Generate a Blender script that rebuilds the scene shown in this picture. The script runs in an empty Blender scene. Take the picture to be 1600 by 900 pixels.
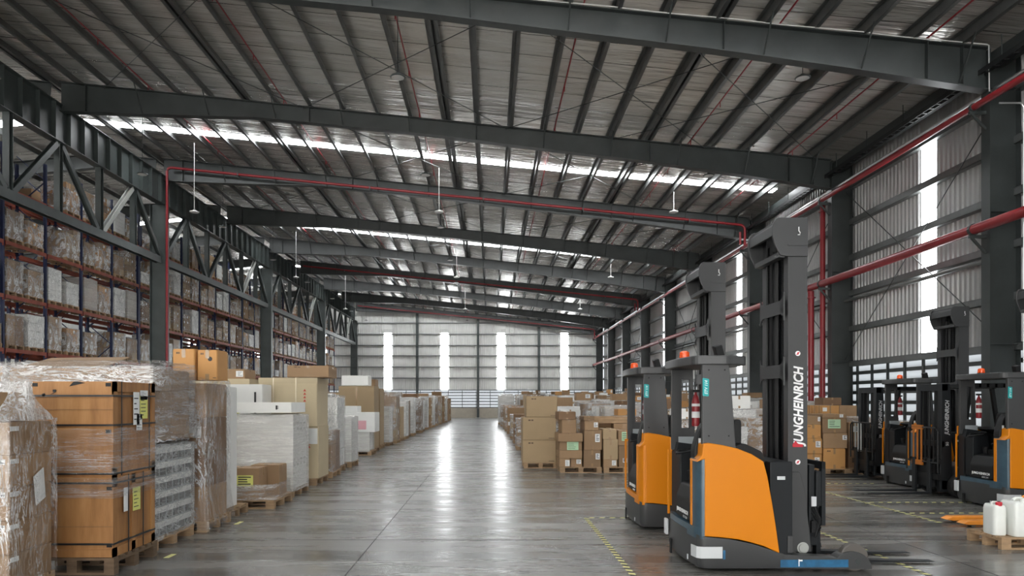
import bpy, bmesh, math, random
from mathutils import Vector, Matrix
R = random.Random(7)
PI = math.pi
C = bpy.context.scene.collection
F, VX, VY, CH = 1155.0, 766.0, 628.0, 1.7
def wx(px, Y): return (px-VX)*Y/F
def wz(py, Y): return CH+(VY-py)*Y/F

# ------------------------------------------------------------------ materials
def nm(name):
    m = bpy.data.materials.new(name); m.use_nodes = True
    nt = m.node_tree; b = nt.nodes['Principled BSDF']
    return m, nt, b
def N(nt, t, **kw):
    n = nt.nodes.new(t)
    for k, v in kw.items():
        if k in n.inputs: n.inputs[k].default_value = v
        else: setattr(n, k, v)
    return n
def coords(nt, scale=(1,1,1), kind='Object'):
    tc = N(nt, 'ShaderNodeTexCoord'); mp = N(nt, 'ShaderNodeMapping')
    mp.inputs['Scale'].default_value = scale
    nt.links.new(tc.outputs[kind], mp.inputs['Vector']); return mp.outputs['Vector']
def ramp(nt, fac, stops):
    r = N(nt, 'ShaderNodeValToRGB'); el = r.color_ramp.elements
    while len(el) < len(stops): el.new(0.5)
    for e, (p, c) in zip(el, stops):
        e.position = p; e.color = (*c, 1) if len(c) == 3 else c
    nt.links.new(fac, r.inputs['Fac']); return r.outputs['Color']
def bump(nt, b, h, s=.3, d=.02):
    bp = N(nt, 'ShaderNodeBump'); bp.inputs['Strength'].default_value = s; bp.inputs['Distance'].default_value = d
    nt.links.new(h, bp.inputs['Height']); nt.links.new(bp.outputs['Normal'], b.inputs['Normal'])
def simple(name, col, rough=.5, metal=0., var=.15, scale=3., spec=.5, objrand=0., sc3=None, bmp=0.):
    m, nt, b = nm(name)
    b.inputs['Roughness'].default_value = rough; b.inputs['Metallic'].default_value = metal
    b.inputs['Specular IOR Level'].default_value = spec
    v = coords(nt, sc3 or (scale,)*3)
    no = N(nt, 'ShaderNodeTexNoise', Scale=1., Detail=5., Roughness=.6); nt.links.new(v, no.inputs['Vector'])
    lo = tuple(c*(1-var) for c in col); hi = tuple(min(1, c*(1+var)) for c in col)
    c = ramp(nt, no.outputs['Fac'], [(.3, lo), (.7, hi)])
    if objrand:
        oi = N(nt, 'ShaderNodeObjectInfo'); hs = N(nt, 'ShaderNodeHueSaturation')
        mr = N(nt, 'ShaderNodeMapRange'); mr.inputs['To Min'].default_value = 1-objrand; mr.inputs['To Max'].default_value = 1+objrand
        nt.links.new(oi.outputs['Random'], mr.inputs['Value']); nt.links.new(mr.outputs['Result'], hs.inputs['Value'])
        nt.links.new(c, hs.inputs['Color']); c = hs.outputs['Color']
    nt.links.new(c, b.inputs['Base Color'])
    if bmp: bump(nt, b, no.outputs['Fac'], bmp, .01)
    return m
def emit(name, col, s):
    m, nt, b = nm(name); nt.nodes.remove(b)
    e = N(nt, 'ShaderNodeEmission'); e.inputs['Color'].default_value = (*col, 1); e.inputs['Strength'].default_value = s
    nt.links.new(e.outputs[0], nt.nodes['Material Output'].inputs['Surface']); return m
M = {}
M['steel'] = simple('painted_steel', (.036,.042,.041), .40, .0, .22, 1.3)
M['steel_truss'] = simple('painted_truss_steel', (.060,.071,.069), .40, .0, .2, 1.3)
M['steel_light'] = simple('pale_steel', (.34,.35,.33), .5, 0, .1)
M['purlin'] = simple('galvanised_purlin', (.115,.12,.118), .38, .5, .2, 2.)
M['girt'] = simple('galvanised_girt', (.17,.18,.178), .45, .5, .15, 2.)
M['red'] = simple('red_pipe_paint', (.25,.014,.02), .35, 0, .1)
M['conduit'] = simple('conduit_metal', (.7,.7,.7), .3, .9, .1)
M['white_cable'] = simple('white_cable', (.7,.7,.68), .5)
M['black'] = simple('black_plastic', (.008,.0085,.009), .5, 0, .2, 3., .28)
M['tray'] = simple('black_tray', (.02,.021,.022), .5, .2, .2)
M['rack_blue'] = simple('rack_blue_paint', (.012,.02,.07), .45, 0, .15)
M['rack_orange'] = simple('rack_orange_paint', (.26,.055,.03), .5, 0, .25)
M['dado'] = simple('beige_dado', (.50,.45,.37), .75, 0, .08)
M['lamp_white'] = simple('lamp_enamel', (.62,.62,.60), .4)
M['wood'] = simple('pallet_wood', (.33,.215,.12), .75, 0, .3, objrand=.2, sc3=(3,3,22))
M['wood_dark'] = simple('dark_pallet_wood', (.13,.085,.05), .8, 0, .3, sc3=(3,3,22))
M['carton'] = simple('brown_carton', (.285,.178,.095), .72, 0, .07, 2., objrand=.20)
M['carton_tan'] = simple('tan_carton', (.385,.275,.155), .7, 0, .05, 2., objrand=.12)
M['carton_cream'] = simple('cream_carton', (.52,.43,.28), .7, 0, .05, 2., objrand=.05)
M['carton_dark'] = simple('dark_carton', (.20,.115,.06), .72, 0, .08, 2., objrand=.15)
M['carton_orange'] = simple('orange_carton', (.50,.255,.085), .68, 0, .06, 2., objrand=.1)
M['carton_white'] = simple('white_carton', (.78,.78,.75), .55, 0, .04, 2., objrand=.08)
M['foam'] = simple('white_foam', (.80,.80,.78), .6, 0, .03)
M['tape'] = simple('packing_tape', (.34,.22,.12), .25, 0, .1)
M['tape_dark'] = simple('dark_tape', (.16,.09,.045), .3, 0, .1)
M['paper'] = simple('white_paper', (.74,.75,.74), .7, 0, .04)
M['paper_green'] = simple('green_paper', (.42,.62,.40), .7, 0, .08)
M['paper_yellow'] = simple('yellow_paper', (.70,.70,.20), .7, 0, .08)
M['paper_pink'] = simple('pink_paper', (.78,.42,.46), .7, 0, .08)
M['ink'] = simple('black_ink', (.03,.03,.03), .6)
M['ink_brown'] = simple('printed_ink', (.10,.06,.035), .6)
M['ink_red'] = simple('red_ink', (.5,.06,.04), .6)
M['strap'] = simple('black_strap', (.015,.015,.016), .4)
M['strap_cream'] = simple('cream_strap', (.72,.64,.48), .4)
M['truck_orange'] = simple('truck_orange', (.64,.205,.002), .4, 0, .02, 1., .3)
M['truck_grey'] = simple('truck_grey', (.042,.043,.044), .42, 0, .05, 2.)
M['truck_dark'] = simple('truck_dark', (.011,.013,.015), .5, 0, .1, 2., .28)
M['truck_blue'] = simple('truck_blue_film', (.045,.085,.115), .3, 0, .25, 4.)
M['blue_tape'] = simple('blue_tape', (.012,.105,.22), .45, 0, .3, 9.)
M['teal'] = simple('teal_sticker', (.0,.33,.33), .4)
M['teal_ink'] = simple('teal_lettering', (.5,.75,.75), .4)
M['lettering'] = simple('white_lettering', (.8,.8,.8), .4)
M['red_letter'] = simple('red_letter', (.5,.015,.03), .4)
M['beacon'] = simple('orange_beacon', (.85,.09,.01), .2)
M['chrome'] = simple('chrome', (.7,.7,.7), .15, 1.)
M['rubber'] = simple('rubber', (.02,.02,.02), .7)
M['wheel'] = simple('polyurethane_wheel', (.10,.09,.08), .5)
M['reflector'] = simple('white_reflector', (.56,.58,.59), .35, 0, .03)
M['jug'] = simple('white_jug', (.78,.80,.76), .4, 0, .04)
M['jack_orange'] = simple('pallet_jack_orange', (.85,.30,.03), .4)
M['tape_yellow'] = simple('floor_tape_yellow', (.75,.72,.30), .6, 0, .2, 20.)
M['tape_black'] = simple('floor_tape_black', (.03,.03,.03), .6)
M['grey_crate'] = simple('grey_tray', (.32,.35,.36), .5, 0, .15)
M['sky_panel'] = emit('translucent_roof_panel', (.95,.98,1.), 26.)
M['wall_panel'] = emit('translucent_wall_panel', (.95,.98,1.), 12.)
M['rear_fill_light'] = emit('rear_fill_panel', (1.,.985,.96), 19.)  # added unseen glow behind the camera that fills the hall with light

def plywood():
    m, nt, b = nm('plywood'); v = coords(nt, (5,5,.7))
    n1 = N(nt, 'ShaderNodeTexNoise', Scale=1.3, Detail=7., Roughness=.65); nt.links.new(v, n1.inputs['Vector'])
    c = ramp(nt, n1.outputs['Fac'], [(.25,(.20,.085,.025)),(.5,(.36,.17,.055)),(.78,(.47,.25,.095))])
    nt.links.new(c, b.inputs['Base Color']); b.inputs['Roughness'].default_value = .6
    bump(nt, b, n1.outputs['Fac'], .2, .004); return m
M['plywood'] = plywood()

def foil():
    m, nt, b = nm('roof_foil'); b.inputs['Metallic'].default_value = .62
    tc = N(nt, 'ShaderNodeTexCoord'); sx = N(nt, 'ShaderNodeSeparateXYZ'); nt.links.new(tc.outputs['Object'], sx.inputs[0])
    v = coords(nt, (.35,2.2,1)); n1 = N(nt, 'ShaderNodeTexNoise', Scale=1., Detail=4., Roughness=.55); nt.links.new(v, n1.inputs['Vector'])
    v2 = coords(nt, (.9,9.,1)); n2 = N(nt, 'ShaderNodeTexNoise', Scale=1., Detail=2.); nt.links.new(v2, n2.inputs['Vector'])
    # laps every 1.1 m along Y
    a = N(nt, 'ShaderNodeMath', operation='MULTIPLY'); a.inputs[1].default_value = 1/1.104; nt.links.new(sx.outputs['Y'], a.inputs[0])
    fr = N(nt, 'ShaderNodeMath', operation='FRACT'); nt.links.new(a.outputs[0], fr.inputs[0])
    lap = ramp(nt, fr.outputs[0], [(0,(.25,.25,.25)),(.02,(.25,.25,.25)),(.035,(1,1,1)),(1,(.92,.92,.92))])
    c0 = ramp(nt, n1.outputs['Fac'], [(.3,(.80,.77,.72)),(.7,(.97,.945,.90))])
    mx = N(nt, 'ShaderNodeMix', data_type='RGBA', blend_type='MULTIPLY'); mx.inputs[0].default_value = 1
    nt.links.new(c0, mx.inputs[6]); nt.links.new(lap, mx.inputs[7]); nt.links.new(mx.outputs[2], b.inputs['Base Color'])
    b.inputs['Roughness'].default_value = .27
    ad = N(nt, 'ShaderNodeMath', operation='MULTIPLY_ADD'); ad.inputs[1].default_value = .25
    nt.links.new(n2.outputs['Fac'], ad.inputs[0]); nt.links.new(n1.outputs['Fac'], ad.inputs[2])
    bump(nt, b, ad.outputs[0], .8, .16); return m
M['foil'] = foil()

def floor_mat():
    m, nt, b = nm('polished_concrete')
    v = coords(nt, (.28,2.4,1)); n1 = N(nt, 'ShaderNodeTexNoise', Scale=1., Detail=7., Roughness=.62); nt.links.new(v, n1.inputs['Vector'])
    v3 = coords(nt, (.25,.25,1)); n3 = N(nt, 'ShaderNodeTexNoise', Scale=1., Detail=3.); nt.links.new(v3, n3.inputs['Vector'])
    c = ramp(nt, n1.outputs['Fac'], [(.30,(.075,.072,.066)),(.5,(.15,.145,.134)),(.70,(.25,.242,.225))])
    c2 = ramp(nt, n3.outputs['Fac'], [(.3,(.8,.8,.8)),(.7,(1.08,1.07,1.05))])
    mx = N(nt, 'ShaderNodeMix', data_type='RGBA', blend_type='MULTIPLY'); mx.inputs[0].default_value = 1
    nt.links.new(c, mx.inputs[6]); nt.links.new(c2, mx.inputs[7]); nt.links.new(mx.outputs[2], b.inputs['Base Color'])
    r = ramp(nt, n1.outputs['Fac'], [(.3,(.18,)*3),(.75,(.38,)*3)]); nt.links.new(r, b.inputs['Roughness'])
    v4 = coords(nt, (.9,3.6,1)); n4 = N(nt, 'ShaderNodeTexNoise', Scale=1., Detail=3.); nt.links.new(v4, n4.inputs['Vector'])
    b.inputs['Specular IOR Level'].default_value = .75
    bump(nt, b, n4.outputs['Fac'], .27, .03); return m
M['floor'] = floor_mat()

def sheet_mat(name, c0, c1, tr=0.):
    m, nt, b = nm(name); v = coords(nt, (.6,.6,.25)); n1 = N(nt, 'ShaderNodeTexNoise', Scale=1., Detail=4.); nt.links.new(v, n1.inputs['Vector'])
    c = ramp(nt, n1.outputs['Fac'], [(.3,c0),(.7,c1)]); nt.links.new(c, b.inputs['Base Color'])
    b.inputs['Metallic'].default_value = .2; b.inputs['Roughness'].default_value = .36; return m
M['sheet_shaded'] = sheet_mat('zinc_wall_sheet_shaded', (.36,.36,.355), (.50,.50,.49))  # same zinc sheet, the right wall's dimmer light put into a darker colour
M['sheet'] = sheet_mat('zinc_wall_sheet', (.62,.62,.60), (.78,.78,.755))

def louvre_mat():
    m, nt, b = nm('louvre_blade'); nt.nodes.remove(b)
    d = N(nt, 'ShaderNodeBsdfDiffuse'); t = N(nt, 'ShaderNodeBsdfTranslucent'); mx = N(nt, 'ShaderNodeMixShader')
    d.inputs['Color'].default_value = (.7,.74,.75,1); t.inputs['Color'].default_value = (.80,.82,.83,1); mx.inputs[0].default_value = .5
    nt.links.new(d.outputs[0], mx.inputs[1]); nt.links.new(t.outputs[0], mx.inputs[2])
    nt.links.new(mx.outputs[0], nt.nodes['Material Output'].inputs['Surface']); return m
M['louvre'] = louvre_mat()

def film_mat(name, sc, dens=.5, tint=(.80,.80,.80), flat=0., amp=.95):
    m, nt, b = nm(name); nt.nodes.remove(b)
    v = coords(nt, sc); n1 = N(nt, 'ShaderNodeTexNoise', Scale=1., Detail=5., Roughness=.7, Distortion=1.2); nt.links.new(v, n1.inputs['Vector'])
    v2 = coords(nt, tuple(s*.35 for s in sc)); n2 = N(nt, 'ShaderNodeTexNoise', Scale=1., Detail=2.); nt.links.new(v2, n2.inputs['Vector'])
    hw = .012+.045*dens
    f = ramp(nt, n1.outputs['Fac'], [(.5-hw,(.012+flat,)*3),(.5,(amp,)*3),(.5+hw*.8,(.012+flat,)*3),(.60,(.012+flat,)*3),(.62,(amp*.7,)*3),(.66,(.03+flat,)*3)])  # whiter lines: bunched film, with its highlights painted in too
    tr = N(nt, 'ShaderNodeBsdfTransparent'); tr.inputs[0].default_value = (.93,.93,.93,1)
    d = N(nt, 'ShaderNodeBsdfPrincipled'); d.inputs['Base Color'].default_value = (*tint,1); d.inputs['Roughness'].default_value = .22
    bp = N(nt, 'ShaderNodeBump'); bp.inputs['Strength'].default_value = .7; bp.inputs['Distance'].default_value = .03
    nt.links.new(n1.outputs['Fac'], bp.inputs['Height']); nt.links.new(bp.outputs['Normal'], d.inputs['Normal'])
    fm = N(nt, 'ShaderNodeMath', operation='MULTIPLY'); fr = ramp(nt, n2.outputs['Fac'], [(.38,(.12+flat*1.6,)*3),(.60,(1,)*3)])
    nt.links.new(f, fm.inputs[0]); nt.links.new(fr, fm.inputs[1])
    mx = N(nt, 'ShaderNodeMixShader'); nt.links.new(fm.outputs[0], mx.inputs[0]); nt.links.new(tr.outputs[0], mx.inputs[1]); nt.links.new(d.outputs[0], mx.inputs[2])
    # thin clear gloss over all of it
    g = N(nt, 'ShaderNodeBsdfGlossy'); g.inputs['Roughness'].default_value = .16; nt.links.new(bp.outputs['Normal'], g.inputs['Normal'])
    m2 = N(nt, 'ShaderNodeMixShader'); m2.inputs[0].default_value = .06
    nt.links.new(mx.outputs[0], m2.inputs[1]); nt.links.new(g.outputs[0], m2.inputs[2])
    nt.links.new(m2.outputs[0], nt.nodes['Material Output'].inputs['Surface']); return m
M['film'] = film_mat('stretch_film', (4.,4.,9.), 1.2, (.86,.86,.85), .05)
M['film_rack'] = film_mat('stretch_film_rack', (3.4,3.4,2.2), 2.2, (.88,.88,.87), .03)
M['film_knot'] = film_mat('stretch_film_gathered', (16.,16.,2.), 1.5, (.85,.85,.84), .18)
M['film_tray'] = film_mat('stretch_film_tray', (3.,3.,7.), .7, (.62,.64,.64), .30, .9)
M['film_diag'] = film_mat('stretch_film_creased', (7.,7.,4.), .75)
M['film_band'] = film_mat('stretch_film_band', (2.2,2.2,22.), .7)
M['film_milky'] = film_mat('stretch_film_milky', (.8,.8,16.), .5, (.80,.785,.75), .45, .7)

# ------------------------------------------------------------------ mesh builder
class MB:
    def __init__(s): s.v=[]; s.f=[]; s.m=[]
    def add(s, vs, fs, mi=0):
        o=len(s.v); s.v+= [tuple(p) for p in vs]; s.f+=[tuple(i+o for i in f) for f in fs]; s.m+=[mi]*len(fs); return s
    def box(s, x0,y0,z0,x1,y1,z1, mi=0, jit=0.):
        vs=[(x,y,z) for z in (z0,z1) for y in (y0,y1) for x in (x0,x1)]
        if jit: vs=[tuple(c+R.uniform(-jit,jit) for c in p) for p in vs]
        return s.add(vs, [(0,2,3,1),(4,5,7,6),(0,1,5,4),(2,6,7,3),(0,4,6,2),(1,3,7,5)], mi)
    def prism(s, poly, a, b, axis='y', mi=0):
        n=len(poly)
        def P(u,w,t): return (u,t,w) if axis=='y' else ((u,w,t) if axis=='z' else (t,u,w))
        vs=[P(u,w,a) for u,w in poly]+[P(u,w,b) for u,w in poly]
        fs=[tuple(range(n)), tuple(range(2*n-1,n-1,-1))]+[(i,(i+1)%n,n+(i+1)%n,n+i) for i in range(n)]
        return s.add(vs,fs,mi)
    def path(s, pts, r, n=8, mi=0, cap=True):
        pts=[Vector(p) for p in pts]; rings=[]
        for i,p in enumerate(pts):
            d=(pts[min(i+1,len(pts)-1)]-pts[max(i-1,0)]).normalized()
            u=d.cross(Vector((0,0,1)) if abs(d.z)<.95 else Vector((1,0,0))).normalized(); w=d.cross(u)
            rr=r[i] if isinstance(r,(list,tuple)) else r
            rings.append([p+rr*(math.cos(2*PI*k/n)*u+math.sin(2*PI*k/n)*w) for k in range(n)])
        vs=[q for g in rings for q in g]; fs=[]
        for i in range(len(pts)-1):
            for k in range(n): fs.append((i*n+k,i*n+(k+1)%n,(i+1)*n+(k+1)%n,(i+1)*n+k))
        if cap: fs+=[tuple(range(n)), tuple(range((len(pts)-1)*n, len(pts)*n))]
        return s.add(vs,fs,mi)
    def beam(s, p, q, w, h, up=(0,0,1), mi=0):
        p=Vector(p); q=Vector(q); d=(q-p).normalized(); u=d.cross(Vector(up)).normalized()
        if u.length<.1: u=Vector((1,0,0))
        t=u.cross(d)
        vs=[e+a*u*w/2+b*t*h/2 for e in (p,q) for b in (-1,1) for a in (-1,1)]
        return s.add(vs,[(0,2,3,1),(4,5,7,6),(0,1,5,4),(2,6,7,3),(0,4,6,2),(1,3,7,5)],mi)
    def hbeam(s, p, q, w, h, t=.02, up=(0,0,1), mi=0):      # an I section: two flanges and a web
        p=Vector(p); q=Vector(q); d=(q-p).normalized(); u=d.cross(Vector(up)).normalized(); tt=u.cross(d)
        s.beam(p+tt*(h/2-t/2), q+tt*(h/2-t/2), w, t, up, mi); s.beam(p-tt*(h/2-t/2), q-tt*(h/2-t/2), w, t, up, mi)
        return s.beam(p,q,t,h-2*t,up,mi)
    def lathe(s, prof, c=(0,0,0), n=20, mi=0, axis='z'):
        vs=[]
        for r,z in prof:
            for k in range(n):
                a=2*PI*k/n; x,y=r*math.cos(a),r*math.sin(a)
                vs.append((c[0]+x,c[1]+y,c[2]+z) if axis=='z' else ((c[0]+x,c[1]+z,c[2]+y) if axis=='y' else (c[0]+z,c[1]+x,c[2]+y)))
        fs=[(i*n+k,i*n+(k+1)%n,(i+1)*n+(k+1)%n,(i+1)*n+k) for i in range(len(prof)-1) for k in range(n)]
        fs+=[tuple(range(n)), tuple(range((len(prof)-1)*n,len(prof)*n))]
        return s.add(vs,fs,mi)
    def build(s, name, mats, parent=None, loc=(0,0,0), smooth=False, bevel=0., recalc=True):
        me=bpy.data.meshes.new(name); me.from_pydata(s.v,[],s.f)
        if not isinstance(mats,(list,tuple)): mats=[mats]
        for k in mats: me.materials.append(M[k])
        if len(mats)>1: me.polygons.foreach_set('material_index', s.m)
        if recalc:
            bm=bmesh.new(); bm.from_mesh(me); bmesh.ops.recalc_face_normals(bm, faces=bm.faces); bm.to_mesh(me); bm.free()
        if smooth:
            me.polygons.foreach_set('use_smooth',[True]*len(me.polygons)); me.set_sharp_from_angle(angle=math.radians(38))
        me.update()
        o=bpy.data.objects.new(name, me); C.objects.link(o); o.location=loc
        if parent: o.parent=parent
        if bevel:
            bv=o.modifiers.new('bevel','BEVEL'); bv.width=bevel; bv.segments=2; bv.limit_method='ANGLE'
        return o
def tag(o, label, cat, group=None):
    o['label']=label; o['category']=cat
    if group: o['group']=group
    return o
def struct(o): o['kind']='structure'; return o
def empty(name, loc=(0,0,0), rz=0.):
    o=bpy.data.objects.new(name,None); C.objects.link(o); o.location=loc; o.rotation_euler=(0,0,rz); o.empty_display_size=.2; return o
KIDS={}
def copy_tree(o, parent=None):
    c=o.copy(); C.objects.link(c)
    if parent: c.parent=parent
    for ch in [k for k in bpy.data.objects if k.parent==o]: copy_tree(ch,c)
    return c
def ordn(i):
    return ['nearest','second','third','fourth','fifth','sixth','seventh','eighth','ninth','tenth','eleventh','twelfth','thirteenth','fourteenth','fifteenth','sixteenth','seventeenth','eighteenth','nineteenth','twentieth','twenty-first','twenty-second','twenty-third','twenty-fourth','twenty-fifth','twenty-sixth','twenty-seventh','twenty-eighth','twenty-ninth','thirtieth'][i]
def text_mb(txt, size, shear=0., bold=0., space=1.):
    cu=bpy.data.curves.new('t','FONT'); cu.body=txt; cu.size=size; cu.shear=shear; cu.offset=bold; cu.space_character=space; cu.extrude=.0015
    cu.align_x='LEFT'; o=bpy.data.objects.new('t',cu); C.objects.link(o)
    dg=bpy.context.evaluated_depsgraph_get(); me=bpy.data.meshes.new_from_object(o.evaluated_get(dg))
    bpy.data.objects.remove(o); bpy.data.curves.remove(cu); return me
def text(name, txt, mat, size, mtx, parent, width=None, **kw):
    me=text_mb(txt,size,**kw)
    if width:
        w=max(v.co.x for v in me.vertices)-min(v.co.x for v in me.vertices); k=width/w
        me.transform(Matrix.Diagonal((k,1,1,1)))
    me.transform(mtx); me.name=name; me.materials.clear(); me.materials.append(M[mat])
    o=bpy.data.objects.new(name,me); C.objects.link(o); o.parent=parent; return o
FRONT=Matrix(((1,0,0,0),(0,0,-1,0),(0,1,0,0),(0,0,0,1)))       # text plane -> facing the camera (-Y)
UPFRONT=FRONT@Matrix.Rotation(PI/2,4,'Z')                       # reads bottom to top

# ------------------------------------------------------------------ the building
NY=[16.833+7.73*i for i in range(9)]
YB, YE = -21.8, 79.2
XR, XRW = 11.63, 12.05
XL = -14.35; XWL=-36.
RIDGE=-17.0
def ztop(X):
    return 10.87-.101*X if X>=RIDGE else 10.87-.101*RIDGE-.101*(RIDGE-X)
fl=MB().box(XWL-.2,YB,-.15,XRW+.3,YE+.3,0).build('floor','floor'); struct(fl)
jm=MB()
for X in (-1.42,4.97,-7.81,11.3): jm.box(X-.006,YB,.0005,X+.006,YE,.0015)
for Y in [1.37,9.1]+NY[:-1]: jm.box(-14,Y-.007,.0005,11.3,Y+.007,.0015)
j=jm.build('floor_joint','tape_black',fl)

foilm=MB()
T=.03
for (a,b) in ((XWL-.1,RIDGE),(RIDGE,XRW+.3)):
    foilm.add([(a,YB,ztop(a)+.27),(b,YB,ztop(b)+.27),(b,YE+.2,ztop(b)+.27),(a,YE+.2,ztop(a)+.27),
               (a,YB,ztop(a)+.32),(b,YB,ztop(b)+.32),(b,YE+.2,ztop(b)+.32),(a,YE+.2,ztop(a)+.32)],
              [(0,3,2,1),(4,5,6,7),(0,1,5,4),(2,3,7,6),(1,2,6,5),(3,0,4,7)])
ceil=foilm.build('ceiling','foil'); struct(ceil)
for k in range(-13,11):
    X=-.45+1.11*k; z=ztop(X)
    m=MB()
    for dx in ((0,.17) if k%6==5 else (0,)):
        m.box(X+dx-.004,YB,z+.003,X+dx+.004,YE,z+.24); m.box(X+dx,YB,z+.003,X+dx+.095,YE,z+.012); m.box(X+dx-.095,YB,z+.232,X+dx,YE,z+.24)
        m.box(X+dx+.087,YB,z+.012,X+dx+.095,YE,z+.035)
    m.build('purlin','purlin',ceil)
for k in range(10):
    X=RIDGE-.6-1.9*k
    if X<XWL: break
    z=ztop(X); MB().box(X-.005,YB,z,X+.005,YE,z+.24).box(X,YB,z,X+.07,YE,z+.01).build('purlin','purlin',ceil)
# skylights: a translucent strip across every second bay
wn=1
for Yc in (-17.4,-2.0,13.5,28.98,44.45,59.9,75.3):
    for (a,b) in ((-16.2,11.2),(-33,-18.)):
        m=MB(); vs=[(a,Yc-.15,ztop(a)+.266),(b,Yc-.15,ztop(b)+.266),(b,Yc+.4,ztop(b)+.266),(a,Yc+.4,ztop(a)+.266)]
        vs+= [(x,y,z+.02) for x,y,z in vs]
        m.add(vs,[(0,1,2,3),(7,6,5,4),(0,4,5,1),(1,5,6,2),(2,6,7,3),(3,7,4,0)])
        struct(m.build(f'window_{wn}','sky_panel')); wn+=1

# ribbed sheets
def ribs(a,b,pitch=.2,d=.045):
    pts=[]; t=a
    while t<b-1e-6:
        for f,dd in ((0,0),(.45,0),(.58,d),(.87,d)):
            if t+f*pitch<b: pts.append((t+f*pitch,dd))
        t+=pitch
    pts.append((b,0)); return pts
def sheet_y(m, X, y0, y1, z0, z1f):       # wall along Y
    p=ribs(y0,y1); o=len(m.v); n=len(p)
    vs=[(X-d,y,z0) for y,d in p]+[(X-d,y,z1f) for y,d in p]
    m.add(vs,[(i,i+1,n+i+1,n+i) for i in range(n-1)])
def sheet_x(m, Y, x0, x1, z0):
    p=ribs(x0,x1); n=len(p)
    m.add([(x,Y-d,z0) for x,d in p]+[(x,Y-d,ztop(x)+.3) for x,d in p],[(i,i+1,n+i+1,n+i) for i in range(n-1)])
GZ=[2.96,4.12,5.30,6.48,7.66,8.86]
bays=[(-21.8,-13.95),(-13.95,-6.36),(-6.36,1.37),(1.37,9.1),(9.1,16.833)]+[(NY[i],NY[i+1]) for i in range(8)]
mR=MB()
for q,(a,b) in enumerate(bays):
    c=(a+b)/2-.3
    if q%2==0: sheet_y(mR,XRW+.08,a,b,2.96,9.95); continue
    sheet_y(mR,XRW+.08,a,c-.36,2.96,9.95); sheet_y(mR,XRW+.08,c+.36,b,2.96,9.95); mR.box(XRW+.04,c-.37,8.95,XRW+.08,c+.37,9.95)
wr=mR.build('wall_right','sheet_shaded',recalc=False); struct(wr)
for (a,b) in bays[1::2]:
    c=(a+b)/2-.3
    struct(MB().box(XRW+.06,c-.36,2.98,XRW+.09,c+.36,8.95).build(f'window_{wn}','wall_panel')); wn+=1
for z in GZ+[9.7]:
    MB().box(XRW-.14,YB,z-.09,XRW-.13,YE,z+.09).box(XRW-.14,YB,z-.09,XRW+.045,YE,z-.08).box(XRW-.14,YB,z+.08,XRW+.045,YE,z+.09).build('girt','girt',wr)
MB().box(XRW-.1,YB,0,XRW+.15,YE,1.02).build('dado','dado',wr)
def louvres_y(parent, X, y0, y1):
    bl=MB(); fr=MB(); z=1.05
    while z<2.8:
        bl.add([(X+.02,y0,z+.05),(X+.02,y1,z+.05),(X+.10,y1,z+.30),(X+.10,y0,z+.30)],[(0,1,2,3)])
        fr.box(X-.01,y0,z-.055,X+.14,y1,z+.05); z+=.32
    y=y0
    while y<y1: fr.box(X-.03,y-.045,1.02,X+.02,y+.045,2.9); y+=.92
    bl.build('louvre_blades','louvre',parent,recalc=False); fr.build('louvre_frame','steel',parent)
louvres_y(wr,XRW-.02,YB,YE)
# far wall
mF=MB(); xs=[XWL]
strips=[-32,-25,-18,-10.97,-4.9,1.16,7.93]
for s in strips:
    sheet_x(mF,YE+.12,xs[-1],s-.39,2.96); mF.box(s-.4,YE+.08,9.1,s+.4,YE+.12,ztop(s)+.3); xs.append(s+.39)
sheet_x(mF,YE+.12,xs[-1],XRW+.1,2.96)
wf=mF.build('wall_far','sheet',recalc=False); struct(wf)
for s in strips:
    struct(MB().box(s-.39,YE+.08,2.98,s+.39,YE+.11,9.12).build(f'window_{wn}','wall_panel')); wn+=1
    MB().box(s-.5,YE-.02,9.1,s+.5,YE+.07,9.5).build('hood','lamp_white',wf)
for z in (2.97,4.25,5.45,6.64,7.75,8.95,10.15):
    MB().box(XWL,YE-.06,z-.045,XRW,YE-.05,z+.045).box(XWL,YE-.06,z-.045,XRW,YE+.07,z-.04).box(XWL,YE-.06,z+.04,XRW,YE+.07,z+.045).build('girt','girt',wf)
MB().box(XWL,YE-.03,0,XRW-.1,YE+.2,1.06).build('dado','dado',wf)
bl=MB(); fr=MB(); z=1.1
while z<2.8:
    bl.add([(XWL,YE+.02,z+.06),(XRW,YE+.02,z+.06),(XRW,YE+.12,z+.26),(XWL,YE+.12,z+.26)],[(0,1,2,3)])
    fr.box(XWL,YE-.02,z-.05,XRW,YE+.14,z+.05); z+=.32
x=XWL
while x<XRW: fr.box(x-.03,YE-.04,1.05,x+.03,YE+.02,2.9); x+=1.5
bl.build('louvre_blades','louvre',wf,recalc=False); fr.build('louvre_frame','steel',wf)
# left and back walls, unseen from the photograph, close the hall
mL=MB(); sheet_y(mL,XWL,YB,YE,0,ztop(XWL)+.3); struct(mL.build('wall_left','sheet',recalc=False))
mB=MB(); xs=[XWL]
for s in (-30,-24,-18,-11,-5,1,7):
    sheet_x(mB,YB,xs[-1],s-1.6,0); mB.box(s-1.6,YB-.03,5.2,s+1.6,YB,ztop(s)+.4); xs.append(s+1.6)
sheet_x(mB,YB,xs[-1],XRW+.3,0); struct(mB.build('wall_back','sheet',recalc=False))
for s in (-30,-24,-18,-11,-5,1,7):
    struct(MB().box(s-1.6,YB-.06,.6,s+1.6,YB-.02,5.2).build(f'window_{wn}','rear_fill_light')); wn+=1  # glowing panel added in the unseen rear wall as fill light
    mm=MB(); mm.box(s-1.6,YB-.06,0,s+1.6,YB,.6); struct(mm.build(f'trim_{wn}','dado'))

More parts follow.
